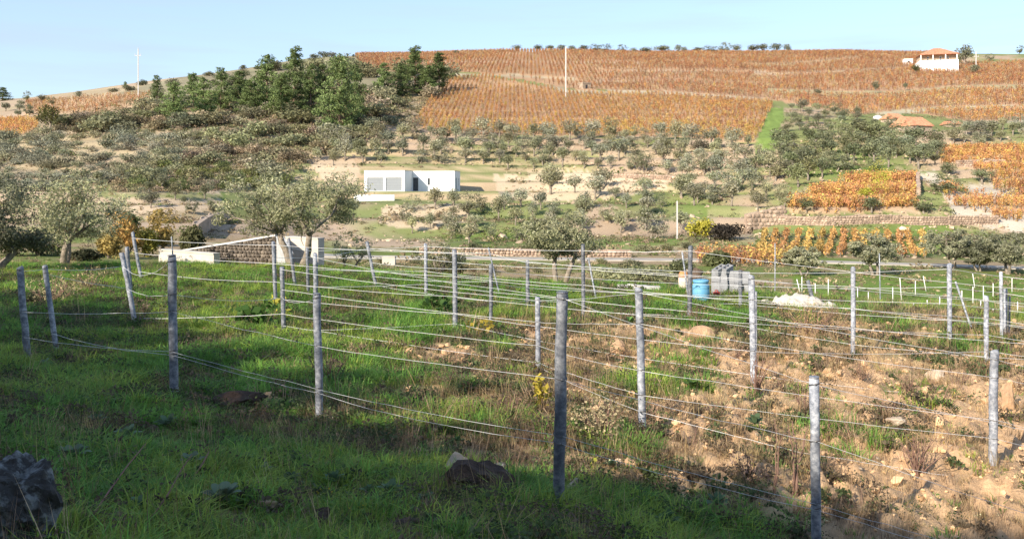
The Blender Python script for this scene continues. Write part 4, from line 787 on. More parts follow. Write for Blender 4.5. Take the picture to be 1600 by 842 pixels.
# coloured shrubs
AUT = (.42, .24, .05)
for (px, d, rt, wp, col_, lab, nm) in ((190, 52, 328, 46, (.42, .27, .085), 'orange-leaved autumn tree right of the old split olive', 'autumn_tree'), (252, 54, 324, 58, (.40, .29, .09), 'golden autumn tree left of the big forked olive', 'autumn_tree'), (170, 50, 345, 40, (.36, .27, .09), 'low orange shrub under the old split olive', 'autumn_shrub'), (228, 53, 338, 44, (.30, .27, .06), 'yellow-green shrub between the two autumn trees', 'autumn_shrub'),
     (1095, 92, 322, 46, (.38, .34, .05), 'bright yellow shrub right of the slim concrete pole', 'yellow_shrub'), (1374, 118, 246, 30, (.34, .33, .05), 'yellow-green fig tree above the square orange plot', 'yellow_tree'), (300, 60, 335, 40, (.14, .14, .06), 'green olive shrub right of the golden autumn tree', 'green_shrub'), (205, 62, 310, 40, (.10, .12, .04), 'dark rounded shrub on the bank above the orange tree', 'green_shrub'), (1134, 88, 339, 74, (.045, .036, .026), 'bush coloured dark as shade, between the yellow shrub and the rubble bank', 'shade_mound'), (15, 48, 330, 60, (.10, .11, .05), 'dark thicket at the left edge behind the posts', 'thicket'), (60, 50, 352, 80, (.13, .14, .05), 'green hedge-like thicket behind the old split olive', 'thicket'), (130, 46, 385, 60, (.06, .065, .03), 'dark bramble thicket at the foot of the split olive', 'thicket'),  # near-black bush by the rubble bank paints in the shade there
     (700, 50, 392, 60, (.15, .15, .07), 'grey-green shrub beside the scraggly olive below the road', 'green_shrub'), (1010, 48, 398, 120, (.23, .235, .125), 'broad grey-green shrub behind the white blocks', 'green_shrub'), (950, 50, 412, 60, (.23, .235, .125), 'small grey-green shrub left of the broad shrub behind the blocks', 'green_shrub'), (1065, 52, 392, 60, (.14, .15, .07), 'grey-green shrub behind the blue barrel', 'green_shrub'), (1120, 62, 380, 46, (.13, .14, .06), 'dull green shrub at the road edge above the barrel', 'green_shrub'),
     (1240, 64, 398, 40, (.15, .16, .08), 'grey shrub at the roadside left of the red vines', 'green_shrub')):
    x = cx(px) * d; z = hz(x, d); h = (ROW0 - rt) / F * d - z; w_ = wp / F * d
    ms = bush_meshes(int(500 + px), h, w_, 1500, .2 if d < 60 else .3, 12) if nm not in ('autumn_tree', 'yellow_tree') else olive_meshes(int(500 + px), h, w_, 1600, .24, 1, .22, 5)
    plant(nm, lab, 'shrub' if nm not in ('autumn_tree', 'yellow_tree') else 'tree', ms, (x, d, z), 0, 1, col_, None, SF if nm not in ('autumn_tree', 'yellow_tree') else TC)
# trees out of the view behind the camera whose shade lies over the near ground
SK = [olive_meshes(601, 7.5, 6.6, 9000, .55, 2, .2, 6, 0, 0.0, .8, .05, .08), olive_meshes(602, 8.5, 6.8, 9000, .55, 1, .2, 6, 0, 0.0, .8, .05, .08)]
SHADE = []
_line = np.array([(-44, 17), (-38.5, 11.5), (-28.8, 2.5), (-23, -2.5), (-20, -8), (-17.8, -11.6), (-14, -12), (-9, -10.5), (-4, -9.5), (2, -9), (8, -9)], float); _s = np.concatenate([[0], np.cumsum(np.hypot(*np.diff(_line, axis=0).T))])
rs = np.random.default_rng(5); s_ = 0.0
while s_ < _s[-1]:
    SHADE.append((np.interp(s_, _s, _line[:, 0]), np.interp(s_, _s, _line[:, 1]), rs.uniform(.93, 1.04), 0)); s_ += rs.uniform(2.7, 3.6)
n0 = len(SHADE)
for q in (1, 2):
    for (x, y, s, _) in SHADE[:n0]: SHADE.append((x - (3.6 * q) + 1.6 * (q == 1) + rs.normal() * .4, y - (4.4 * q) - 1.4 * (q == 1) + rs.normal() * .4, s, q))
for i, (x, y, s, q) in enumerate(SHADE):
    zt = (10.7, 12.5, 14.5)[q] - 1.1 * float(sstep(-17, -11, x)); h_ = zt - hz(x, y); s = s * h_ / (7.5, 8.5)[i % 2]
    plant('tall_tree', 'broad leafy tree, %s in the %s row behind the photographer, shading the near slope' % (ordw(i % n0), ('front', 'middle', 'rear')[q]), 'tree', SK[i % 2], (x, y, hz(x, y) - .1), i * 1.3, s, OLIVE_D, 'trees behind the photographer')
# ------------------------------------------------------------------ vines in autumn colours
def vine_mesh(seed, n=38, leaf=.19, h=1.45, w_=.36):
    r = np.random.default_rng(seed); C = r.normal(size=(n, 3)) * [.22 * w_ / .5, .24 * w_ / .5, .3]; C[:, 2] = np.clip(C[:, 2] + h * .6, .12, h)
    c = r.uniform(.72, 1.28, (n, 1)) * np.array([[1, 1, 1]]); c = c * (1 + .2 * r.normal(size=(n, 3)) * [.1, .5, .3]); V, Fc, T = leaves(C, leaf, r, .85, None, .3, np.clip(c, .2, 2)); s = tube_parts([[0, 0, -.1], [.03, .02, .5], [0, 0, h * .7]], [.05, .04, .02], 4, 0, np.full((12, 3), .35), cap=False)
    return mk_mesh('vine', [(V, Fc, 0, T)] + s, [M_ILEAF])
VK = [vine_mesh(700 + i) for i in range(8)]
PAL = np.array([[.45, .22, .10], [.51, .29, .10], [.54, .38, .11], [.34, .17, .09], [.45, .33, .19]])
def vines(name, label, poly, dmin, dmax, across, along, hue, seed, sc=1.0, dens=1.0, slant=0.0, pal=None):
    """rows climbing the slope: points on a grid, kept where they fall inside the plot"""
    r = np.random.default_rng(seed); P = np.array(poly, float); u0, u1 = cx(P[:, 0].min()), cx(P[:, 0].max())
    us = [u0 * dmax, u0 * dmin, u1 * dmin, u1 * dmax]; x = np.arange(min(us), max(us), across); y = np.arange(dmin, dmax, along)
    X, Y = np.meshgrid(x, y); X = (X + slant * (Y - dmin)).ravel() + r.normal(size=X.size) * .1; Y = Y.ravel() + r.normal(size=Y.size) * .15
    Z = height(X, Y); px, row = proj(X, Y, Z); wob = 5 * (fbm(X * .2, Y * .2, 2, 9) - .5); k = inpoly(px + wob, row + wob * .4, poly) & (r.uniform(size=X.shape) < dens * (0.80 + .5 * (fbm(X * .06, Y * .05, 3, 14) > .45)))
    for pts_, hw, cc in BENCH:
        rr = np.interp(px, [q[0] for q in pts_], [q[1] for q in pts_]); k &= ~((np.abs(row - rr) < hw * 1.25) & (px > pts_[0][0]) & (px < pts_[-1][0]))
    fade = np.exp(-(((px - 810) / 130) ** 2 + ((row - 132) / 12) ** 2)) ; k &= r.uniform(size=X.shape) > fade * .75
    X, Y, Z, px, row = X[k], Y[k], Z[k], px[k], row[k]; n = len(X); t = fbm(X * .03, Y * .03, 3, seed + 1) ; t2 = fbm(X * .25, Y * .25, 2, seed + 2)
    c = hue(px, row, t, t2, r, n)
    scatter(name, VK, np.stack([X, Y, Z], -1), r.uniform(0, 6.28, n), sc * r.uniform(.75, 1.25, n), c, r.integers(0, 8, n), None, label); return n
def mixpal(wts, r, n):
    w_ = np.maximum(wts, 0); w_ = w_ / w_.sum(1, keepdims=True); cdf = np.cumsum(w_, 1); k = (r.uniform(size=(n, 1)) > cdf).sum(1).clip(0, 4)
    return PAL[k] * r.uniform(.85, 1.15, (n, 1))
def hue_main(px, row, t, t2, r, n):
    yel = sstep(178, 214, row); red = 1 - sstep(140, 165, row); w_ = np.stack([.5 + .6 * (t - .5), .9 - .4 * yel, .15 + 1.9 * yel * (.5 + t2), .22 * red + .35 * sstep(.5, .62, t), .35 + .5 * (t2 > .55)], 1); return mixpal(w_, r, n)
def hue_top(px, row, t, t2, r, n):
    yel = sstep(1250, 1500, px) * sstep(120, 180, row); w_ = np.stack([1.0 + 0 * t, .22 + .8 * yel, .04 + .35 * yel, .65 * (1 - yel) + .9 * sstep(.52, .62, t), .75 + .2 * t2], 1); return mixpal(w_, r, n)
def hue_bright(px, row, t, t2, r, n):
    w_ = np.stack([.5 + 1.2 * (t2 > .55), 1.0 + 0 * t, 0.45 + .8 * (t > .5), .15 + 0 * t, .1 + 0 * t], 1); return mixpal(w_, r, n) * 1.18
vines('main_vineyard', 'big orange and gold autumn vineyard in the middle of the hill', VY_MAIN, 190, 330, 1.25, .95, hue_main, 31, 1.0, .95)
vines('upper_vineyard', 'rust-red autumn vineyard covering the top of the hill', VY_TOP, 200, 500, 1.55, 1.4, hue_top, 32, 1.15, .85, .02)
vines('square_vineyard', 'square plot of bright orange vines behind a stone wall', VY_PLOT, 95, 170, .95, .6, hue_bright, 33, 1.05)
vines('slope_vineyard', 'bright yellow and orange vines on the right terraces', VY_R1, 110, 230, 1.05, .75, hue_bright, 34, 1.0)
vines('path_vineyard', 'strip of golden vines between the path and the grey track', VY_R2, 85, 170, 1.1, .8, hue_bright, 35, .9)
vines('edge_vineyard', 'patch of orange vines at the right edge above the track', VY_R3, 95, 190, 1.1, .8, hue_top, 36, 1.0)
vines('left_vineyard', 'patch of glowing orange vines at the far left of the hill', VY_L1, 130, 300, 1.3, 1.0, hue_bright, 37, 1.0)
vines('hilltop_vineyard', 'faded russet vineyard below the skyline left of the utility pole', VY_L2, 180, 420, 1.9, 1.6, lambda px, row, t, t2, r, n: mixpal(np.stack([.6 + 0 * t, .3 + 0 * t, .1 + 0 * t, .6 + 0 * t, .9 + 0 * t], 1), r, n), 38, .9, .9)
# rows of yellow vines by the road: every row a thing of its own
VR = [(1186, 1196), (1202, 1214), (1218, 1230), (1236, 1250), (1254, 1268), (1276, 1286), (1290, 1303), (1312, 1320), (1334, 1336), (1350, 1351), (1370, 1369), (1389, 1387), (1410, 1403), (1430, 1417), (1446, 1440)]
names_ = ['first', 'second', 'third', 'fourth', 'fifth', 'sixth', 'seventh', 'eighth', 'ninth', 'tenth', 'eleventh', 'twelfth', 'thirteenth', 'fourteenth', 'fifteenth']
for i, (xb, xt) in enumerate(VR):
    r = np.random.default_rng(800 + i); d0, d1 = 75.0, 92.0; tt = np.linspace(0, 1, 22); D = d0 + (d1 - d0) * tt; xa = cx(xb) * d0; xe = cx(xt) * d1; X = xa + (xe - xa) * tt + r.normal(size=22) * .08; Z = height(X, D)
    O = np.array([X[0], D[0], Z[0]]); C = np.repeat(np.stack([X, D, Z], -1), 34, 0); C = C + r.normal(size=C.shape) * [.10, .25, .19] + [0, 0, .6]; hgt = np.repeat(r.uniform(.7, 1.1, 22), 34)
    pl = PAL[[2, 1, 0, 1, 2][i % 5]] * .65 + PAL[1] * .35; ct = np.repeat(r.uniform(.75, 1.25, (22, 1)), 34, 0) * r.uniform(.65, 1.35, (22 * 34, 1)) * np.ones((1, 3))
    V, Fc, T = leaves(C - O, .20, r, .85, None, .3, ct); st = []
    for a, b_, z in zip(X, D, Z): st += tube_parts([[a - O[0], b_ - O[1], z - O[2] - .1], [a - O[0], b_ - O[1], z - O[2] + .8]], [.05, .03], 4, cap=False)
    t = thing('vine_row', '%s row of yellow vines from the left, on the green strip above the road' % names_[i], 'vine row', O, group='yellow vine rows above the road')
    ob('foliage', mk_mesh('foliage', [(V, Fc, 0, T)], [M_LEAF]), t, color=pl); ob('stem', mk_mesh('stem', st, [M_BARK]), t)
vines('roadside_vines', 'low red and orange vines along the near side of the road', VY_LOW, 58, 72, .9, .7, lambda px, row, t, t2, r, n: mixpal(np.stack([1.2 - .8 * (px > 1190), .5 + 0 * t, .2 + 1.5 * (px > 1180), .6 + 0 * t, .1 + 0 * t], 1), r, n), 39, .75)
# ------------------------------------------------------------------ trellis posts
def post_mat():
    m, nt, p = base_mat('weathered_post'); t = node(nt, 'ShaderNodeTexCoord'); oi = node(nt, 'ShaderNodeObjectInfo')
    mp = node(nt, 'ShaderNodeMapping'); mp.inputs['Scale'].default_value = (9, 9, 11); z = node(nt, 'ShaderNodeTexNoise'); z.inputs['Scale'].default_value = 1.6; z.inputs['Detail'].default_value = 8; z.inputs['Roughness'].default_value = .75
    ad = node(nt, 'ShaderNodeVectorMath', operation='ADD'); nt.links.new(t.outputs['Object'], ad.inputs[0]); nt.links.new(oi.outputs['Random'], ad.inputs[1])
    nt.links.new(ad.outputs[0], mp.inputs['Vector']); nt.links.new(mp.outputs[0], z.inputs['Vector'])
    rp = node(nt, 'ShaderNodeValToRGB'); e = rp.color_ramp.elements; e[0].position = .32; e[0].color = (.075, .09, .115, 1); e[1].position = .66; e[1].color = (.50, .51, .53, 1); k = rp.color_ramp.elements.new(.48); k.color = (.23, .245, .28, 1)
    nt.links.new(z.outputs['Fac'], rp.inputs[0]); mu = node(nt, 'ShaderNodeMixRGB', blend_type='MULTIPLY'); mu.inputs['Fac'].default_value = 1; nt.links.new(rp.outputs[0], mu.inputs['Color1']); nt.links.new(oi.outputs['Color'], mu.inputs['Color2'])
    
    z3 = node(nt, 'ShaderNodeTexNoise'); z3.inputs['Scale'].default_value = 3.2; z3.inputs['Detail'].default_value = 3; nt.links.new(ad.outputs[0], z3.inputs['Vector'])
    r3 = node(nt, 'ShaderNodeMapRange'); r3.inputs['From Min'].default_value = .35; r3.inputs['From Max'].default_value = .65; r3.inputs['To Min'].default_value = .62; r3.inputs['To Max'].default_value = 1.15; nt.links.new(z3.outputs['Fac'], r3.inputs['Value'])
    vm = node(nt, 'ShaderNodeVectorMath', operation='SCALE'); nt.links.new(mu.outputs[0], vm.inputs[0]); nt.links.new(r3.outputs[0], vm.inputs['Scale']); nt.links.new(vm.outputs[0], p.inputs['Base Color']); p.inputs['Roughness'].default_value = .65
    b = node(nt, 'ShaderNodeBump'); b.inputs['Strength'].default_value = .35; b.inputs['Distance'].default_value = .01; nt.links.new(z.outputs['Fac'], b.inputs['Height']); nt.links.new(b.outputs[0], p.inputs['Normal'])
    return m
M_POST = post_mat()
POSTS = {  # top column,row; base column,row; width px; shade of its own colour; label
 1: (31, 417, 44, 570, 10, 1.0, 'grey post leaning outward, farthest left of all'), 2: (70, 415, 88, 548, 8, 1.05, 'grey leaning post second from the left edge of the field'), 3: (190, 395, 212, 507, 7.5, 1.05, 'leaning post of a crossed pair left of the white tank wall'),
 31: (198, 386, 205, 460, 6, .7, 'short dark post crossing behind a leaning post left of the tank'), 4: (207, 363, 221, 437, 5, .95, 'slanting brace post reaching above the crossed pair near the tank'), 5: (268.5, 400, 272.5, 622, 13, .95, 'tall thick grey post in front of the white tank wall'), 51: (268, 370, 272, 432, 4.5, .95, 'thin post end showing above the thick post by the tank'),
 6: (427, 378, 431, 484, 6, .85, 'post left of the forked olive trunk'), 7: (440.5, 417, 443.5, 522, 7, .75, 'dark shorter post close right of the post left of the forked olive'), 8: (451, 373, 462, 450, 5, .75, 'dark slanting brace post against the forked olive trunk'), 9: (480, 388, 481.5, 463, 5, .7, 'dark thin post right of the forked olive trunk'),
 10: (492.5, 396, 494, 488, 8, 1.0, 'pale post rising behind the shorter thick post by the white wall'), 11: (494.5, 460, 500, 655, 12, 1.0, 'thick pale post in the grass midway between the tank and the centre'), 12: (573, 377, 588, 450, 5, .8, 'slanting brace post on the green grass right of the forked olive'),
 13: (665, 381, 666, 462, 5.5, 1.15, 'pale upright post in the green grass below the house'), 14: (710, 390, 711.5, 517, 7.5, .8, 'grey post beside the leafy vine left of the centre'), 15: (763, 387, 781, 462, 4, .95, 'thin slanting brace left of the two-stemmed olive'), 16: (767, 413, 767, 508, 6, .65, 'dark short post crossed by a thin slanting brace'), 17: (824, 407, 825, 479, 6, .6, 'dark post left of the two-stemmed olive'),
 18: (840, 464, 841, 578, 8, 1.15, 'pale short post left of the tallest dark post'), 19: (878.5, 458, 873, 800, 18, .68, 'tallest dark slate post in the centre of the foreground'), 20: (911, 382, 911.5, 497, 6, .5, 'dark upright post right of the two-stemmed olive'), 21: (919, 402, 932, 470, 4, 1.3, 'thin white slanting brace right of the two-stemmed olive'),
 22: (998, 450, 1004, 675, 12, 1.15, 'pale grey post at the edge of the tilled soil'), 23: (1066, 394, 1076, 470, 3.5, 1.35, 'thin white slanting brace left of the blue barrel'), 24: (1079, 385, 1077, 500, 7, .5, 'dark post standing against the blue barrel'), 25: (1157, 422, 1157, 480, 6, .5, 'dark short post in front of the block stack'),
 26: (1174, 430, 1178, 600, 10, 1.25, 'white upright post just right of the block stack'), 27: (1181, 455, 1181, 560, 4, .9, 'thin post hidden close behind the white post by the blocks'), 28: (1211, 380, 1211, 457, 3, 1.2, 'very thin pale pole beyond the sand heap'), 29: (1262, 438, 1273, 480, 6, .6, 'dark leaning post stuck in the white sand heap'),
 30: (1272, 590, 1276, 885, 15, 1.15, 'thick mottled post cut by the bottom edge of the view'), 33: (1333, 418, 1333, 556, 7, 1.3, 'white upright post right of the sand heap'), 34: (1374, 396, 1375.5, 472, 4, 1.2, 'thin white post in front of the broad olive with a pale trunk'), 35: (1483, 412, 1484, 534, 7, 1.3, 'white post at the edge of the green field'),
 36: (1493, 440, 1518, 514, 4, 1.4, 'thin white slanting brace at the edge of the green field'), 37: (1541, 462, 1541, 567, 7, 1.3, 'white post left of the clustered posts at the right edge'), 38: (1553.5, 548, 1551, 730, 13, 1.0, 'thick grey post on the bare soil near the right edge'), 39: (1564, 425, 1565, 528, 5, 1.3, 'tallest white post of the cluster at the right edge'), 40: (1571, 451, 1571, 530, 6, 1.3, 'middle white post of the cluster at the right edge'), 41: (1577.5, 463, 1577, 525, 4, 1.0, 'shortest post of the cluster at the right edge')}
PI = {}
M_CLIP = mat('wire_staple', (.15, .14, .13), .6, metal=.6)
for k, (xt, rt, xb, rb, wp, sh, lab) in POSTS.items():
    b = pix(xb, rb, 4, 46); d = b.y; top = Vector((cx(xt) * d, d, (ROW0 - rt) / F * d)); ax = top - b; Ln = ax.length; rad = min(.062, max(.035, wp / F * d / 2)) if wp > 4.5 else .025
    if k == 19: rad = .050
    t = thing('trellis_post', lab, 'post', b, ax.to_track_quat('Z', 'Y').to_euler(), 1.0, 'trellis posts'); r = np.random.default_rng(900 + k)
    zs = np.concatenate([[-.35], np.linspace(0, Ln - .015, 9), [Ln]]); rr = np.full(11, rad) * (1 + .03 * r.normal(size=11)); rr[-1] = rad * .86; P = np.stack([r.normal(size=11) * rad * .06, r.normal(size=11) * rad * .06, zs], -1)
    ob('shaft', mk_mesh('shaft', tube_parts(P, rr, 16), [M_POST], True), t, color=(sh, sh, sh))
    if k in (19, 30, 5, 11):
        ob('cap', mk_mesh('cap', tube_parts([[0, 0, Ln + .002], [0, 0, Ln + .012], [0, 0, Ln + .016]], [rad * 1.04, rad * 1.04, rad * .8], 16), [M_POST]), t, color=(sh * .8,) * 3)
    PI[k] = (b, top, rad, t)
# ------------------------------------------------------------------ trellis wires
def on_post(k, row):
    b, top, rad, t = PI[k]; rb = ROW0 - F * b.z / b.y; f = (rb - row) / max(rb - (ROW0 - F * top.z / top.y), 1); f = min(max(f, .03), .985); p = b.lerp(top, f)
    return Vector((p.x, p.y - rad - .004, p.z)), f
def wire(label, group, seq, sag=.5, thick=1.0):
    P = []; r = np.random.default_rng(sum(map(ord, label)))
    for s in seq:
        if len(s) == 2: 
            p, f = on_post(*s); P.append(p)
            b, top, rad, t = PI[s[0]]
            if b.y < 19:
                qa = np.linspace(0, 2 * np.pi, 13); lc = (top - b).length * f; rg = [(math.cos(a) * (rad + .004), math.sin(a) * (rad + .004), lc + .012 * math.sin(a + 1)) for a in qa]
                ob('wire_tie', mk_mesh('wire_tie', tube_parts(rg, .0042, 5, cap=False), [M_CLIP]), t)
                lp = (top - b).to_track_quat('Z', 'Y').inverted() @ (Vector((p.x, p.y + .004, p.z)) - b)
                ob('staple', mk_mesh('staple', tube_parts([(-.014, .004, -.012), (-.014, -.010, 0), (.014, -.010, 0.004), (.014, .004, .014)], .0032, 4), [M_CLIP]), t, lp)
        else: d = s[2]; P.append(Vector((cx(s[0]) * d, d, (ROW0 - s[1]) / F * d)))
    pts = []; rad = []
    for a, b in zip(P[:-1], P[1:]):
        n = 10; sg = sag * (b - a).length * .012 * r.uniform(.4, 1.5)
        for i in range(n):
            t = i / n; p = a.lerp(b, t); p.z -= 4 * sg * t * (1 - t); p.z += r.normal() * .004; pts.append(p[:]); rad.append(max(.0020, .00022 * p.y))
    pts.append(P[-1][:]); rad.append(max(.0020, .00022 * P[-1].y))
    pts = np.array(pts); o = pts[0].copy()
    tag(ob('trellis_wire', mk_mesh('trellis_wire', tube_parts(pts - o, np.array(rad) * thick, 5, cap=False), [M_WIRE], True), None, o), label, 'wire', group)
GW = 'trellis wires'
wire('top wire of the front row, tied to the tops of tall dark and mottled posts', GW, [(10, 402), (19, 465), (30, 600), (1760, 700, 9.5)])
wire('middle wire of the front row, through the middle of the tall dark post', GW, [(1, 487), (5, 486), (11, 540), (19, 590), (30, 688), (1730, 842, 8.0)])
wire('lower wire of the front row, crossing the thick pale post low down', GW, [(1, 526), (5, 548), (11, 606), (19, 678), (30, 785), (1560, 868, 7.6)])
wire('lowest slack strand running just under the lower wire of the front row', GW, [(2, 520), (5, 553), (11, 613), (19, 690), (30, 793), (1540, 872, 7.5)], .9)
wire('wire dipping between the two leftmost posts and the thick post by the tank', GW, [(1, 422), (2, 420), (3, 415), (5, 409)], 1.2)
wire('wire from the second leftmost post past the thick post towards the centre', GW, [(2, 427), (3, 450), (5, 460), (7, 465), (11, 466)], .7)
wire('upper wire over the soil, tied to the pale soil-edge post near its top', GW, [(7, 421), (18, 469), (22, 456), (38, 560), (1720, 600, 12.5)])
wire('second wire over the soil, crossing the pale post at the soil edge', GW, [(7, 452), (18, 503), (22, 505), (38, 588), (1720, 622, 12.5)])
wire('third wire over the soil, crossing the thick grey post near the right edge', GW, [(3, 497), (7, 490), (18, 540), (22, 578), (38, 655), (1720, 695, 12.5)])
wire('fourth wire over the soil, low on the thick grey post near the right edge', GW, [(7, 508), (18, 566), (22, 616), (38, 683), (1720, 720, 12.5)])
wire('bottom wire over the soil, close to the ground at the pale post', GW, [(18, 572), (22, 642), (1250, 706, 11.0), (1480, 742, 11.2)])
wire('top wire of the second row, over the white post by the block stack', GW, [(4, 372), (6, 383), (14, 396), (26, 436), (37, 470), (1740, 500, 18)])
wire('second wire of the second row, across the post beside the leafy vine', GW, [(4, 395), (6, 412), (14, 432), (26, 468), (37, 497), (1740, 525, 18)])
wire('third wire of the second row, mid height on the post beside the leafy vine', GW, [(4, 424), (6, 440), (14, 463), (26, 505), (37, 523), (1740, 552, 18)])
wire('fourth wire of the second row, low on the white post by the block stack', GW, [(6, 466), (14, 490), (26, 548), (37, 548), (1740, 575, 18)])
wire('bottom wire of the second row, near the foot of the white post by the blocks', GW, [(7, 516), (14, 505), (26, 585), (1400, 612, 15.5), (1740, 640, 16)])
wire('top wire of the third row, past the dark post against the blue barrel', GW, [(6, 380), (9, 392), (13, 385), (20, 392), (24, 392), (33, 425), (1740, 462, 18)])
wire('second wire of the third row, crossing in front of the blue barrel', GW, [(6, 402), (9, 402), (13, 405), (20, 420), (24, 432), (33, 448), (1740, 486, 18)])
wire('third wire of the third row, at the foot of the blue barrel', GW, [(9, 420), (13, 424), (20, 445), (24, 462), (33, 482), (1740, 520, 18)])
wire('fourth wire of the third row, low across the white post right of the sand', GW, [(9, 448), (13, 444), (20, 470), (24, 486), (33, 512), (1740, 545, 18)])
wire('bottom wire of the third row, in the weeds under the sand heap', GW, [(20, 485), (24, 494), (33, 538), (1740, 570, 18)])
wire('top wire of the back row, along the posts nearest the two-stemmed olive', GW, [(10, 400), (12, 388), (15, 396), (17, 410), (25, 426), (35, 420), (39, 432), (1740, 450, 20)])
wire('second wire of the back row, just above the stacked blocks', GW, [(12, 410), (16, 420), (17, 428), (25, 446), (35, 448), (39, 458), (1740, 480, 20)])
wire('third wire of the back row, low behind the blue barrel', GW, [(12, 432), (16, 440), (17, 450), (25, 462), (35, 474), (40, 484), (1740, 505, 20)])
wire('fourth wire of the back row, near the ground at the green field edge', GW, [(12, 446), (16, 470), (17, 470), (25, 474), (35, 500), (40, 508), (1740, 530, 20)])
# ------------------------------------------------------------------ thin white stakes of the young vineyard in the lower field
STK = [(207, 345, 430, 27), (212, 330, 428, 0), (295, 370, 450, 0), (377, 345, 455, 0), (627, 425, 478, 0), (780, 395, 497, 0), (836, 335, 475, 12), (921, 355, 450, 0), (992, 325, 418, 22), (910, 495, 525, 0), (995, 475, 540, 0), (1073, 455, 540, 0), (1150, 340, 420, 14), (1212, 415, 480, 0), (1281, 390, 505, 0), (1346, 385, 485, 0), (1407, 370, 460, 0), (1407, 530, 575, 0), (1525, 340, 420, 0), (1560, 485, 575, 0), (1297, 310, 405, 18), (1450, 430, 520, 0), (700, 370, 440, 0), (560, 400, 460, 0), (1330, 480, 540, 0)]
M_STAKE = mat('stake_paint', (.74, .73, .70), .7, var=.12)
for i, (zx, zt, zb, ln) in enumerate(sorted(STK)):
    px = 1200 + zx / 4; rt = 350 + zt / 4; rb = 350 + zb / 4; b = pix(px, rb, 33, 66); h = (rb - rt) / F * b.y
    P = [(-0.0, 0, -.2), (-ln / 4 / F * b.y, 0, h)]
    lab = 'thin white %s stake, %s from the left in the green lower field' % ('leaning' if ln else 'upright', ordw(i))
    tag(ob('vine_stake', mk_mesh('vine_stake', tube_parts(P, .019, 6), [M_STAKE], True), None, b), lab, 'stake', 'stakes in the lower field')
# ------------------------------------------------------------------ things lying about at the field edge
def barrel():
    b = pix(1095, 472, 20, 40); s = 35 / F * b.y / .78
    t = thing('plastic_barrel', 'blue plastic barrel with ridged lid standing in the grass', 'barrel', b, (0, 0, .4), s)
    prof = [(0, .0), (.25, .0), (.275, .03), (.29, .12), (.295, .2), (.285, .22), (.297, .25), (.297, .44), (.285, .47), (.297, .5), (.292, .57), (.25, .655), (.235, .67), (.235, .70)]
    n = 28; th = np.arange(n) * 2 * np.pi / n; V = np.concatenate([np.stack([r * np.cos(th), r * np.sin(th), np.full(n, z)], -1) for r, z in prof[1:]]); k = len(prof) - 1
    Fq = np.array([[i * n + j, i * n + (j + 1) % n, (i + 1) * n + (j + 1) % n, (i + 1) * n + j] for i in range(k - 1) for j in range(n)])
    m = mat('blue_plastic', (.10, .30, .47), .55, var=.12, scale=5, c2=(.17, .38, .53)); ob('body', mk_mesh('body', [(V, Fq, 0, None)], [m], True), t)
    pr2 = [(.262, .68), (.275, .69), (.275, .765), (.26, .78), (.20, .785), (.19, .772), (.02, .772)]; V = np.concatenate([np.stack([r * np.cos(th) * (1 + (.012 * (np.arange(n) % 2) if z < .77 else 0)), r * np.sin(th) * (1 + (.012 * (np.arange(n) % 2) if z < .77 else 0)), np.full(n, z)], -1) for r, z in pr2])
    Fq = np.array([[i * n + j, i * n + (j + 1) % n, (i + 1) * n + (j + 1) % n, (i + 1) * n + j] for i in range(len(pr2) - 1) for j in range(n)])
    lid = ob('lid', mk_mesh('lid', [(V, Fq, 0, None)], [m], True), t)
    for a in (0.6, 3.74): ob('handle', mk_mesh('handle', tube_parts([(.297 * math.cos(a - .25), .297 * math.sin(a - .25), .56), (.335 * math.cos(a - .15), .335 * math.sin(a - .15), .60), (.335 * math.cos(a + .15), .335 * math.sin(a + .15), .60), (.297 * math.cos(a + .25), .297 * math.sin(a + .25), .56)], .014, 6), [m], True), t)
barrel()
M_BLOCK = mat('concrete_block', (.26, .265, .275), .95, var=.15, scale=5, bump=.4)
def block_mesh(L_=.5, W_=.2, H_=.24):
    """hollow building block: web of walls round two open cells"""
    w_ = .035; P = [box(0, L_, 0, w_, 0, H_), box(0, L_, W_ - w_, W_, 0, H_)] + [box(x, x + w_, w_, W_ - w_, .0015, H_ - .0015) for x in (0.0015, L_ / 2 - w_ / 2, L_ - w_ - .0015)]
    return mk_mesh('concrete_block', [(V, f, 0, None) for V, f in P], [M_BLOCK])
BM = block_mesh(); pb = pix(1112, 464, 20, 40); sB = 1.0
lay = []
for i in range(5):
    for j in range(2): lay.append((1112 + i * 11.5, j, i))
ORD = ['first', 'second', 'third', 'fourth', 'fifth']
g0 = pix(1113, 466, 22, 40); dB = g0.y + .7
for (px, j, i) in lay:
    x = cx(px) * dB; r = np.random.default_rng(int(px * 7 + j)); z = hz(cx(1113) * dB, dB) + .02 + j * .405 - .015 * i
    # set on end: length upright
    o = ob('concrete_block', BM, None, (x + .27 + .22 * i * .0, dB + .05 * r.normal() * .6, z + .0), (R(2) * r.normal(), R(-90) + R(2.5) * r.normal(), R(-18) + R(4) * r.normal()), (.8, 1.3, 1.15))
    tag(o, 'concrete block on end, %s from the barrel in the stack\'s %s layer' % (ORD[i], ('bottom', 'upper')[j]), 'block', 'stacked concrete blocks')
for (px, row, rx_, ry_, rz_, lab) in ((1122, 431, 12, -20, 35, 'left one of two concrete blocks lying tilted on top of the stack'), (1134, 430, 14, -16, 42, 'right one of two concrete blocks lying tilted on top of the stack')):
    tag(ob('concrete_block', BM, None, (cx(px) * dB, dB - .05, (ROW0 - row) / F * dB), (R(rx_), R(ry_), R(rz_)), (.85, 1, .9)), lab, 'block', 'stacked concrete blocks')
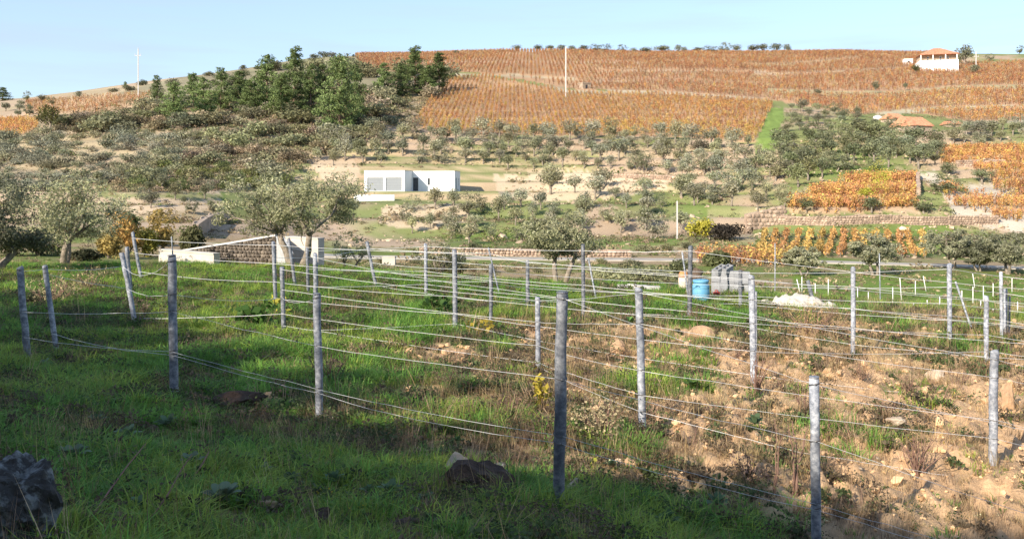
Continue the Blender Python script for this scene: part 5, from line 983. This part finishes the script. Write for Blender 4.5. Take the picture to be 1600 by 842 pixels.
for k, (px, row, rz_, sc_, lab) in enumerate(((973, 452, 20, (.7, .9, .8), 'pale concrete block lying alone at the left end of the low line in the grass'), (984, 452, -30, (.7, 1, .9), 'pale concrete block lying second in the low line in the grass'), (996, 453, 8, (1.0, 1, .75), 'pale concrete block lying third in the low line in the grass'), (1010, 454, -4, (1.2, 1, .7), 'long pale concrete block at the right end of the low line in the grass'))):
    b = pix(px, row, 22, 44); tag(ob('concrete_block', mk_mesh('concrete_block', [(*box(0, .5, 0, .2, 0, .24), 0, None), (*box(.05, .45, .03, .17, .2405, .25), 0, None)], [mat('pale_block', (.5, .48, .45), .9, var=.12, scale=4, bump=.3)]) , None, b - Vector((.12, 0, .02)), (R(4 * (k - 1)), R(3), R(rz_)), sc_), lab, 'block', 'blocks lying in the grass')
for k, (px, row, lab) in enumerate(((1160, 462, 'broken piece of grey block leaning at the right end of the stack'), (1172, 462, 'broken grey block fragment beside the white post by the stack'))):
    V, Fc = rock(40 + k, 2, .22, .16, .28, .15, 10); b = pix(px, row, 22, 40); tag(ob('block_fragment', mk_mesh('block_fragment', [(V, Fc, 0, None)], [M_BLOCK]), None, b + Vector((0, .5, .2)), (0, R(10), k)), lab, 'block')
# rust-topped pale drum and dark stump behind the barrel
b = pix(1070, 458, 24, 44); d = b.y + 1.2; t = thing('old_drum', 'pale old drum with a rust-orange top behind the dark post', 'drum', (cx(1068) * d, d, hz(cx(1068) * d, d)))
hd = (ROW0 - 424) / F * d - hz(cx(1068) * d, d); ob('body', mk_mesh('body', tube_parts([(0, 0, 0), (0, 0, hd * .45), (0, 0, hd * .5), (0, 0, hd * .72)], [.17, .18, .185, .18], 14), [mat('chalky', (.6, .5, .4), .9)], True), t); ob('rim', mk_mesh('rim', tube_parts([(0, 0, hd * .72), (0, 0, hd * .86), (0, 0, hd)], [.185, .18, .12], 14), [mat('rust', (.46, .21, .08), .9)], True), t)
d = b.y + 2.0; z = hz(cx(1090) * d, d); hs_ = (ROW0 - 421) / F * d - z; r = np.random.default_rng(77)
t = thing('tree_stump', 'dark cut tree stump just behind the blue barrel', 'stump', (cx(1090) * d, d, z)); ob('trunk', mk_mesh('trunk', tube_parts([(0, 0, -.2), (.03, 0, hs_ * .4), (-.04, 0, hs_ * .75), (.05, .02, hs_)], [.22, .17, .19, .2], 10), [mat('dark_bark', (.10, .07, .05), .95, var=.5, bump=.8)], True), t)
ob('branch', mk_mesh('branch', tube_parts([(-.04, 0, hs_ * .75), (-.3, 0, hs_ * .9), (-.42, 0, hs_ * 1.0)], [.08, .06, .03], 7), [M_BARK], True), t)
b = pix(1118, 465, 22, 40); V, Fc = box(-.09, .09, -.06, .06, 0, .2); t = thing('fuel_can', 'small red can in the grass between the barrel and the block stack', 'can', b + Vector((0, -.15, 0)), (0, 0, .5)); mr_ = mat('red_plastic', (.45, .04, .04), .5)
ob('body', mk_mesh('body', [(V, Fc, 0, None)], [mr_]), t); ob('handle', mk_mesh('handle', tube_parts([(-.06, 0, .2), (-.05, 0, .26), (.03, 0, .26), (.04, 0, .2)], .012, 6), [mr_]), t); ob('spout', mk_mesh('spout', tube_parts([(.06, 0, .2), (.09, 0, .27)], .018, 6), [M_DARK]), t)
# white sand heap
b = pix(1255, 482, 20, 44); d = b.y + .6; n = 40; gx, gy = np.meshgrid(np.linspace(-1, 1, n), np.linspace(-1, 1, n // 2), indexing='ij'); w_ = 148 / F * d / 2; h_ = 27 / F * d
hh_ = np.clip(1 - np.hypot(gx, gy), 0, 1) ** .9 * h_ * (1 - .45 * sstep(-.1, .9, gx)) * (.8 + .4 * fbm(gx * 3 + 4, gy * 3, 3, 5)); X = cx(1258) * d + gx * w_; Y = d + gy * w_ * .6; Z = height(X, Y) + hh_ - .03 * (hh_ < .005) - .01
m_ = n // 2; i_, j_ = np.meshgrid(np.arange(n - 1), np.arange(m_ - 1), indexing='ij'); Fq = np.stack([i_ * m_ + j_, (i_ + 1) * m_ + j_, (i_ + 1) * m_ + j_ + 1, i_ * m_ + j_ + 1], -1).reshape(-1, 4)
O = np.array([cx(1258) * d, d, hz(cx(1258) * d, d)]); tag(ob('sand_heap', mk_mesh('sand_heap', [(np.stack([X, Y, Z], -1).reshape(-1, 3) - O, Fq, 0, None)], [mat('white_sand', (.58, .52, .43), .95, var=.12, scale=6, bump=.5, bscale=30)], True), None, O), 'heap of whitish sand at the field edge right of the white post', 'sand heap')
# ------------------------------------------------------------------ rocks of the near ground
M_LICHEN = mat('lichen_rock', (.22, .225, .21), .95, c2=(.06, .056, .05), scale=11, bump=1.0, bscale=14)
lr_ = [n for n in M_LICHEN.node_tree.nodes if n.type == 'VALTORGB'][0].color_ramp.elements; lr_[0].position = .49; lr_[1].position = .60
M_PALE = mat('pale_quartz', (.52, .44, .34), .9, c2=(.36, .25, .16), scale=3, bump=.6)
M_TROCK = mat('tan_rock', (.40, .26, .155), .95, var=.3, scale=4, bump=.6)
M_DROCK = mat('dark_lump', (.12, .075, .05), .95, c2=(.05, .035, .028), scale=9, bump=1.0)
CLEAR = []
def stone(px, row, wpx, hpx, seed, m, lab, name='stone', cat='stone', group=None, sub=3, rough=.35, rz=0, ry=0, sink=.34, depth=.8, fine=.18):
    b = pix(px, row, 3.5, 40); CLEAR.append((b.x, b.y, wpx / F * b.y * .42)); sx = 1.3 * wpx / F * b.y / 2; sz = 1.2 * hpx / F * b.y / 2 / (1 - sink); V, Fc = rock(seed, sub, sx, sx * depth, sz, rough, 7, fine)
    return tag(ob(name, mk_mesh(name, [(V, Fc, 0, None)], [m]), None, b + Vector((0, sx * .4, sz * (1 - 2 * sink))), (0, R(ry), rz)), lab, cat, group)
stone(6, 862, 128, 122, 1, M_LICHEN, 'big dark rock blotched with white lichen in the bottom left corner', 'lichen_rock', 'rock', sub=5, rough=.6, sink=.3, fine=.2)
stone(714, 752, 52, 38, 2, M_PALE, 'pale angular rock with an ochre side beside the dark earth lump', 'pale_rock', 'rock', rz=.5, ry=-24)
stone(752, 775, 84, 54, 3, M_DROCK, 'dark earthy lump with roots right of the pale angular rock', 'earth_lump', 'lump', rough=.5)
stone(773, 748, 34, 22, 4, M_LICHEN, 'black and white stone lying on the dark earth lump', 'lichen_stone', 'stone', sink=.3)
stone(673, 722, 11, 8, 5, M_PALE, 'small white stone left of the pale angular rock')
stone(889, 778, 17, 30, 6, M_PALE, 'small upright white stone leaning against the tallest dark post', ry=25)
stone(967, 732, 16, 13, 7, M_PALE, 'left one of two small pale stones below the beige dry shrub'); stone(984, 733, 16, 15, 8, M_TROCK, 'right brownish one of two small stones below the beige dry shrub')
stone(1578, 640, 17, 40, 9, M_TROCK, 'tall pointed brown stone standing near the thick grey post at right', depth=.5)
stone(1402, 664, 24, 11, 10, M_PALE, 'flat pale stone in the weeds between the mottled post and the right post'); stone(1466, 592, 26, 14, 11, M_PALE, 'pale flat stone on the soil left of the thick grey post')
stone(395, 772, 30, 18, 12, M_TROCK, 'reddish stone half sunk in the grass by the big leaf rosette'); stone(405, 800, 40, 20, 13, M_TROCK, 'long brown stone lying below the reddish stone in the grass', ry=-20); stone(180, 762, 44, 18, 14, M_DROCK, 'brown earth clod in the shaded grass at lower left', 'earth_clod', 'clod', sink=.42); stone(18, 672, 40, 22, 15, M_DROCK, 'dark earth mound at the left edge in the shade', 'earth_clod', 'clod', sink=.42)
stone(500, 826, 26, 34, 16, M_DROCK, 'small dark pointed rock at the bottom in the shade'); stone(285, 772, 34, 26, 17, M_DROCK, 'dark clod beside the leaf rosette at lower left', 'earth_clod', 'clod', sink=.42); stone(640, 832, 50, 14, 18, M_DROCK, 'flat dark stone at the bottom edge in the grass')
stone(457, 580, 10, 10, 19, M_TROCK, 'round brown stone left of the thick pale post'); stone(370, 640, 66, 26, 20, M_DROCK, 'low heap of dark reddish earth right of the tall thick post', 'earth_heap', 'heap', rough=.6, sink=.44); stone(966, 553, 20, 18, 21, M_TROCK, 'round tan boulder on the lit soil behind the pale post'); stone(1098, 528, 34, 16, 22, M_TROCK, 'broad tan stone in front of the dark post by the barrel')
SOILP = [(640, 560), (760, 540), (960, 500), (1200, 520), (1600, 540), (1600, 720), (1440, 760), (1300, 740), (1100, 640), (900, 620), (760, 600)]
r = np.random.default_rng(55); SM = []
for k in range(10): V, Fc = rock(60 + k, 2, 1, .8, .6, .4); SM.append(mk_mesh('stone', [(V, Fc, 0, None)], [M_TROCK if k % 3 else M_PALE]))
c_ = 0; STN = []
while c_ < 56:
    px, row = r.uniform(640, 1600), r.uniform(500, 770)
    if not inpoly(px, row, SOILP): continue
    STN.append((px, row)); c_ += 1
PNAME = {18: 'pale short post', 19: 'tallest dark post', 22: 'pale post at the soil edge', 26: 'white post by the blocks', 30: 'mottled post', 33: 'white post right of the sand', 35: 'white field-edge post', 37: 'white post left of the cluster', 38: 'thick grey right post', 14: 'post by the leafy vine'}
cnt = {}
for px, row in sorted(STN):
    b = pix(px, row, 6, 36); s = r.uniform(4, 10) / F * b.y / 2 * (1.2 if row < 620 else 1); k = int(r.integers(10)); near_ = min(PNAME, key=lambda q: abs(POSTS[q][2] - px) + 1.2 * abs(POSTS[q][3] - row)); cnt[near_] = cnt.get(near_, 0) + 1
    tag(ob('stone', SM[k], None, b + Vector((0, 0, s * .15)), (r.normal() * .3, r.normal() * .3, r.uniform(0, 6)), s), '%s loose stone, %s from the left around the %s' % ('pale' if k % 3 == 0 else 'tan', ordw(cnt[near_] - 1), PNAME[near_]), 'stone', 'loose stones in the tilled soil')
# ------------------------------------------------------------------ single plants of the near ground
def rosette(px, row, wpx, seed, lab, col_=(.17, .22, .13)):
    b = pix(px, row, 3.5, 30); rad = wpx / F * b.y / 2 * 1.15; CLEAR.append((b.x, b.y - .05, rad * .95)); r = np.random.default_rng(seed); t = thing('leaf_rosette', lab, 'plant', b + Vector((0, 0, .05)), group=None); n = 14
    for k in range(n):
        a = k * 2.4 + r.normal() * .2; L_ = rad * r.uniform(.65, 1.05); el = R(r.uniform(25, 72)); ca, sa = math.cos(a), math.sin(a); V = []
        for i, (s, wd) in enumerate(((.05, .10), (.3, .34), (.6, .40), (.85, .24), (1.0, .02))):
            up = math.sin(el) * s * L_ - .30 * L_ * s ** 2.5 + .02; f = math.cos(el) * s * L_
            for sd in (-1, 0, 1): V.append([ca * f - sa * sd * wd * L_ * .5, sa * f + ca * sd * wd * L_ * .5, up + abs(sd) * .10 * L_ * wd])
        Fq = [[i * 3 + j, i * 3 + j + 1, i * 3 + j + 4, i * 3 + j + 3] for i in range(4) for j in range(2)]
        ob('leaf', mk_mesh('leaf', [(np.array(V), np.array(Fq), 0, np.full((15, 3), r.uniform(.8, 1.2)))], [M_LEAF], True), t, color=col_)
for a in ((112, 728, 62, 1, 'grey-green leaf rosette in the grass above the lichen rock'), (345, 800, 84, 2, 'largest broad-leaved rosette at the lower left'), (298, 738, 52, 3, 'leaf rosette above and left of the largest rosette'), (200, 695, 56, 4, 'pale leaf rosette in shaded grass below the second leaning post'), (408, 752, 44, 5, 'small leaf rosette right of the largest rosette'), (68, 578, 32, 6, 'leaf rosette at the foot of the leftmost post'), (1083, 610, 40, 7, 'fresh green rosette sprouting in the sunlit soil', (.12, .20, .05)), (715, 700, 30, 8, 'small green rosette above the pale angular rock', (.08, .15, .05)), (985, 510, 30, 9, 'green leafy weed behind the pale post at the soil edge', (.11, .20, .05)), (1040, 830, 60, 10, 'low leafy weed at the bottom right of the tallest post', (.08, .14, .05))): rosette(*a)
rr_ = np.random.default_rng(66)
for i_, px_ in enumerate((40, 90, 150, 215, 262, 330, 385, 455, 520, 575, 610, 665, 780, 955, 1120, 1180)):
    rosette(px_, float(rr_.uniform(650, 825)), float(rr_.uniform(26, 52)), 70 + i_, 'low broad-leaved weed, %s from the left in the shaded grass' % ORDW[i_], tuple(np.array((.13, .20, .10)) * rr_.uniform(.7, 1.2)))
def leafy(px, row, wpx, hpx, seed, n, leaf, col_, lab, name='young_vine', cat='vine', aspect=.8, stems=4):
    b = pix(px, row, 3.5, 40); w_ = wpx / F * b.y; h = hpx / F * b.y; r = np.random.default_rng(seed); tr = []; C = []
    for k in range(stems):
        P, rr = limb(r, [r.normal() * .06 * w_, r.normal() * .06 * w_, -.03], [r.normal() * w_ * .5, r.normal() * w_ * .5, h], h * r.uniform(.75, 1.05), .012 * h + .003, 6, .15, .05); tr += tube_parts(P, rr, 5, cap=False); C.append(P[1:])
    C = np.concatenate(C); C = C[r.integers(0, len(C), n)] + r.normal(size=(n, 3)) * [w_ * .14, w_ * .14, h * .10]; C[:, 2] = np.maximum(C[:, 2], .01); V, Fc, T = leaves(C, leaf / F * b.y, r, aspect, None, .4, r.uniform(.65, 1.35, (n, 1)) * np.ones((1, 3)))
    t = thing(name, lab, cat, b); ob('stem', mk_mesh('stem', tr, [M_TWIG]), t); ob('foliage', mk_mesh('foliage', [(V, Fc, 0, T)], [M_LEAF]), t, color=col_)
leafy(402, 512, 72, 46, 1, 130, 13, (.06, .12, .025), 'dark green leafy vine at the foot of the posts left of the forked olive'); leafy(440, 500, 34, 40, 2, 40, 9, (.36, .33, .05), 'yellowing vine against the dark post left of centre')
leafy(684, 492, 74, 44, 3, 150, 12, (.05, .095, .022), 'dark green bushy vine under the pale upright post'); leafy(740, 522, 36, 34, 4, 45, 9, (.42, .33, .05), 'yellow leafy vine right of the grey post by the leafy vine')
leafy(847, 634, 42, 68, 5, 80, 10, (.50, .40, .06), 'bright yellow-leaved vine left of the tallest dark post', stems=2); leafy(934, 742, 22, 30, 6, 16, 10, (.34, .36, .05), 'tiny yellow-green vine shoot right of the tallest dark post', stems=2)
leafy(942, 684, 68, 72, 7, 1000, 4.8, (.50, .41, .24), 'rounded beige dried shrub right of the tallest dark post', 'dry_shrub', 'shrub', .6, 16); leafy(1172, 752, 50, 52, 8, 330, 4.5, (.38, .26, .20), 'pinkish dry seed-head plant left of the mottled post', 'dry_shrub', 'shrub', .6, 12)
leafy(515, 600, 40, 62, 9, 260, 4, (.16, .15, .09), 'wispy grey weed right of the thick pale post', 'wispy_weed', 'weed', .4, 12); leafy(800, 655, 80, 50, 10, 420, 4, (.24, .16, .11), 'brown dry bushy weed left of the tallest dark post', 'dry_shrub', 'shrub', .4, 18)
leafy(1434, 742, 44, 72, 11, 260, 4, (.40, .30, .14), 'straw-coloured dry weed clump left of the thick grey post', 'dry_shrub', 'weed', .25, 22); leafy(1182, 612, 28, 62, 12, 60, 4, (.26, .15, .11), 'bare reddish twigs around the foot of the white post by the blocks', 'twiggy_weed', 'weed', .3, 16)
leafy(1238, 770, 34, 150, 13, 150, 7, (.24, .27, .10), 'tall green weed stalk left of the mottled post', 'tall_weed', 'weed', .22, 3); leafy(1208, 768, 26, 118, 14, 120, 5, (.30, .24, .12), 'tall brown weed stalk leaning left of the mottled post', 'tall_weed', 'weed', .3, 2); leafy(1295, 690, 18, 70, 15, 60, 6, (.30, .25, .12), 'brown seed spike right of the mottled post', 'tall_weed', 'weed', .35, 2)
leafy(1270, 522, 120, 56, 16, 900, 5, (.46, .31, .15), 'wide rusty dry grass clump under the sand heap', 'dry_shrub', 'weed', .22, 30); leafy(1090, 505, 50, 34, 17, 200, 4, (.36, .25, .12), 'dry straw weeds at the foot of the dark post by the barrel', 'dry_shrub', 'weed', .25, 16); leafy(85, 472, 95, 52, 18, 700, 5, (.52, .42, .22), 'golden dry grass clump between the two leftmost posts', 'dry_shrub', 'weed', .22, 30); leafy(135, 456, 60, 44, 19, 380, 5, (.48, .39, .20), 'smaller straw clump right of the second leftmost post', 'dry_shrub', 'weed', .22, 20)
leafy(930, 460, 30, 24, 20, 60, 6, (.16, .15, .08), 'small weed at the foot of the white brace by the olive', 'tall_weed', 'weed', .4, 5)
WX = [(560, 560, 44, 30), (610, 545, 40, 26), (662, 575, 50, 30), (700, 600, 46, 34), (735, 655, 60, 40), (764, 600, 46, 40), (905, 565, 44, 30), (985, 590, 40, 30), (1010, 655, 50, 40), (1045, 640, 44, 34), (1075, 700, 60, 44), (1120, 655, 44, 40), (1150, 560, 40, 28), (1225, 610, 46, 36), (1255, 640, 50, 44), (1330, 690, 64, 44), (1345, 590, 44, 28), (1385, 650, 54, 40), (1420, 610, 40, 30), (1490, 690, 64, 40), (1500, 600, 46, 30), (1595, 610, 40, 34)]
for i_, (px_, row_, w__, h__) in enumerate(WX):
    c_ = [(.40, .29, .18), (.50, .38, .21), (.28, .21, .14), (.32, .31, .15)][i_ % 4]
    leafy(px_, row_, w__, h__, 300 + i_, 240, 3.6, c_, '%s weed clump, %s from the left among the wires on the soil' % (('brown', 'straw-coloured', 'dark brown', 'greenish')[i_ % 4], ordw(i_)), 'dry_weed', 'weed', .3, 14)
for k, (P, lab) in enumerate((([(232, 842), (262, 810), (284, 775), (300, 762)], 'long reddish bramble cane rising from the bottom edge at lower left'), ([(140, 840), (170, 805), (200, 770), (228, 742)], 'thin reddish bramble cane left of the long one at lower left'), ([(300, 770), (318, 752), (326, 745)], 'short twig end above the largest leaf rosette'))):
    pts = [pix(px, row, 3.5, 20) + Vector((0, 0, .10 + .05 * i)) for i, (px, row) in enumerate(P)]; o = pts[0].copy(); tag(ob('bramble_cane', mk_mesh('bramble_cane', tube_parts([p - o for p in pts], [.006, .0055, .0045, .003][:len(pts)], 6), [mat('cane', (.22, .10, .08), .8)], True), None, o), lab, 'cane')
# ------------------------------------------------------------------ grass, weeds, clods: nobody could count them
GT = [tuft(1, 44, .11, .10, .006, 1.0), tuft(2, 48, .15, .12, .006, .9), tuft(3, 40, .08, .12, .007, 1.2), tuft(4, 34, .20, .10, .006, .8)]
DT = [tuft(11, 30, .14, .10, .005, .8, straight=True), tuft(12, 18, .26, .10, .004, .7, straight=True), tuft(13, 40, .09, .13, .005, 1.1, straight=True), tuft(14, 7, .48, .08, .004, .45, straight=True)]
FT = [bushlet(21, 60, .14, .12, .05, .6), bushlet(22, 80, .16, .20, .035, .45), bushlet(23, 40, .10, .06, .05, .7)]
CL = []
for k in range(6):
    V, Fc = rock(80 + k, 1, 1, .85, .6, .5); CL.append(mk_mesh('clod', [(V, Fc, 0, None)], [M_ISOIL]))
def free(x, y):
    k = np.ones(len(x), bool)
    for a, b_, q in CLEAR: k &= (x - a) ** 2 + (y - b_) ** 2 > q * q
    return k
x, y, z, r = sample_near(90000, d0=3.6, d1=40, seed=3); g, dr, ba = cover(x, y, z); nn = fbm(x * .8, y * .8, 3, 91); n5 = fbm(x * .25, y * .25, 3, 92)
edge = z > -9
k = (r.uniform(size=len(x)) < np.clip((g - .36) * 2.0 + (nn - .5) * 1.8 + (n5 - .5) * 1.6, 0.02, 1)) & free(x, y); X, Y, Z = x[k], y[k], z[k]; n = len(X)
c = np.array([.17, .325, .06]) * r.uniform(.7, 1.35, (n, 1)); c = c * (1 - .0 * n); yl = (r.uniform(size=n) < .16 + .5 * (n5[k] > .58)); c[yl] = c[yl] * [1.8, 1.2, 1.1]; 
hs = (.75 + .7 * (nn[k] > .52)) * np.where(Y > 18, .85, 1) * np.sqrt(np.clip(Y / 9, .8, 2.2))
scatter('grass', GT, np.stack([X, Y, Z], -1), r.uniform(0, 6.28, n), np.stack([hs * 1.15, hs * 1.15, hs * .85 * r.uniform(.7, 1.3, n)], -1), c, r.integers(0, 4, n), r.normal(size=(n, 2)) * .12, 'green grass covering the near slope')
x, y, z, r = sample_near(44000, d0=3.6, d1=40, seed=4); g, dr, ba = cover(x, y, z); nn = fbm(x * 1.1, y * 1.1, 3, 93)
k = r.uniform(size=len(x)) < np.clip((dr - .2) * 1.3 + (nn - .5) * 1.5, 0.13, 1); k &= free(x, y); X, Y, Z = x[k], y[k], z[k]
for q_ in PI:
    if PI[q_][0].y < 24: a_ = r.uniform(0, 6.28, 9); R_ = r.uniform(.05, .22, 9); X = np.append(X, PI[q_][0].x + R_ * np.cos(a_)); Y = np.append(Y, PI[q_][0].y + R_ * np.sin(a_))
Z = height(X, Y); n = len(X)
c = np.array([.56, .43, .24]) * r.uniform(.5, 1.2, (n, 1)) * np.stack([np.ones(n), r.uniform(.85, 1.02, n), r.uniform(.75, 1.1, n)], -1); dk = r.uniform(size=n) < np.where(cover(X, Y, Z)[2] > .4, .2, .5); c[dk] = c[dk] * [.5, .45, .48]
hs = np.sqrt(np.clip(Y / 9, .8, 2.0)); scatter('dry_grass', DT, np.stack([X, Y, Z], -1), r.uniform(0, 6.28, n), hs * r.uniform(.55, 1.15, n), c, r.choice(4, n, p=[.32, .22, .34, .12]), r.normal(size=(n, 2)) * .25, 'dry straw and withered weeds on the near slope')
x, y, z, r = sample_near(24000, d0=3.6, d1=36, seed=5); g, dr, ba = cover(x, y, z); nn = fbm(x * .9, y * .9, 3, 94)
k = r.uniform(size=len(x)) < np.clip(.25 + dr * .5 + g * .45 - ba * .65 + (nn - .5) * 1.6, 0.02, 1); k &= free(x, y); X, Y, Z = x[k], y[k], z[k]; n = len(X)
c = np.where((r.uniform(size=n) < .5)[:, None], np.array([[.085, .115, .045]]), np.array([[.13, .10, .065]])) * r.uniform(.7, 1.4, (n, 1))
scatter('weeds', FT, np.stack([X, Y, Z], -1), r.uniform(0, 6.28, n), np.sqrt(np.clip(Y / 9, .8, 2.0)) * r.uniform(.5, 1.3, n), c, r.integers(0, 3, n), None, 'low leafy and brown weeds among the grass')
x, y, z, r = sample_near(34000, d0=5, d1=34, seed=6); g, dr, ba = cover(x, y, z); nn = fbm(x * 1.3, y * 1.3, 3, 95)
k = r.uniform(size=len(x)) < np.clip(ba * 1.25 - .2 + (nn - .5), 0.0, 1); X, Y, Z = x[k], y[k], z[k]; n = len(X)
c = soil_col(r.uniform(-1.0, .7, n)); s = np.exp(r.normal(size=n) * .6) * .021 * np.sqrt(np.clip(Y / 9, .8, 2.2)); s = np.minimum(s, .12)
scatter('clods', CL, np.stack([X, Y, Z + s * .2], -1), r.uniform(0, 6.28, n), s, c, r.integers(0, 6, n), r.normal(size=(n, 2)) * .4, 'crumbled clods and small stones of the tilled soil')
# small yellow and white flowers
FL = [bushlet(41, 9, .06, .16, .03, .9), bushlet(42, 5, .05, .22, .028, .9)]
SPOT = np.array([(110, 640), (520, 690), (530, 650), (545, 640), (590, 680), (805, 770), (815, 765), (825, 760), (900, 760), (890, 745), (1000, 690), (995, 700), (970, 705), (930, 810), (950, 805), (1060, 800), (980, 740), (1420, 700), (1470, 690), (1550, 808), (1480, 520), (1250, 830), (1165, 800), (150, 560), (110, 555), (640, 580), (610, 595), (300, 560), (330, 600), (1500, 625), (1510, 640), (500, 785), (560, 810), (220, 640)])
x, y, z = [], [], []
r = np.random.default_rng(12)
for px, row in SPOT:
    for q in range(3):
        p = pix(px + r.normal() * 14, row + r.normal() * 7, 4, 30); x.append(p.x); y.append(p.y); z.append(p.z + .06)
n = len(x); c = np.where((r.uniform(size=n) < .55)[:, None], np.array([[.65, .48, .05]]), np.array([[.62, .62, .36]])); scatter('flowers', FL, np.stack([x, y, z], -1), r.uniform(0, 6, n), r.uniform(.35, .7, n), c, r.integers(0, 2, n), None, 'tiny yellow and white flowers dotted through the weeds')
# low growth on the far slopes and the valley floor
FG = [bushlet(51, 30, .5, .35, .22, .5, M_ILEAF), bushlet(52, 40, .7, .5, .22, .5, M_ILEAF), bushlet(53, 26, .4, .2, .2, .5, M_ILEAF)]
r = np.random.default_rng(8); N = 60000; u = r.uniform(-.64, .64, N); d = 38 + (260 - 38) * r.uniform(size=N) ** .8; x, y = u * d, d; z = height(x, y); px, row = proj(x, y, z); nn = fbm(x * .08, y * .08, 3, 96); sc_ = inpoly(px, row, SCRUB_POLY); bad = np.zeros(N, bool)
for pl in (VY_MAIN, VY_TOP, VY_PLOT, VY_R1, VY_R2, VY_R3, PATH_POLY, PATH2, GREEN_STRIP): bad |= inpoly(px, row, pl)
bad |= (np.abs(d - 68) < 4.5) & (px > 440); bad |= (px > 545) & (px < 790) & (row > 262) & (row < 318); bad |= (px > 150) & (px < 510) & (d < 52)
k = ~bad & (r.uniform(size=N) < np.where(sc_, .62, np.clip(.28 + (nn - .45) * 3, .10, .85))); x, y, z, px, sc_ = x[k], y[k], z[k], px[k], sc_[k]; n = len(x)
P4 = np.array([[.36, .28, .165], [.19, .195, .09], [.26, .19, .125], [.15, .19, .05]]); kk_ = np.where(sc_, r.choice([0, 1, 1, 2], n), r.choice([0, 0, 1, 2, 3], n)); c = P4[kk_] * r.uniform(.7, 1.25, (n, 1)); s = np.where(sc_, r.uniform(.9, 2.0, n), np.exp(r.normal(size=n) * .5) * .5) * np.where(d[k] < 80, .6, 1)
scatter('undergrowth', FG, np.stack([x, y, z], -1), r.uniform(0, 6.28, n), s, c, r.integers(0, 3, n), None, 'low scrub and grass growing over the slopes and the valley floor')
# loose stones on the bare banks
N = 22000; u = r.uniform(-.3, .62, N); d = r.uniform(74, 205, N); x, y = u * d, d; z = height(x, y); px, row = proj(x, y, z); gz_ = height(x, y + .6) - z; k = (gz_ > .32) | (r.uniform(size=N) < .06); 
for pl in (VY_MAIN, VY_TOP, VY_PLOT, GREEN_STRIP): k &= ~inpoly(px, row, pl)
k &= ~((px > 545) & (px < 790) & (row > 262) & (row < 318)); x, y, z = x[k], y[k], z[k]; n = len(x); c = np.array([.46, .35, .24]) * r.uniform(.6, 1.2, (n, 1)); scatter('rubble', CL, np.stack([x, y, z], -1), r.uniform(0, 6, n), np.exp(r.normal(size=n) * .5) * .22, c, r.integers(0, 6, n), r.normal(size=(n, 2)) * .4, 'broken stones lying on the terrace banks')
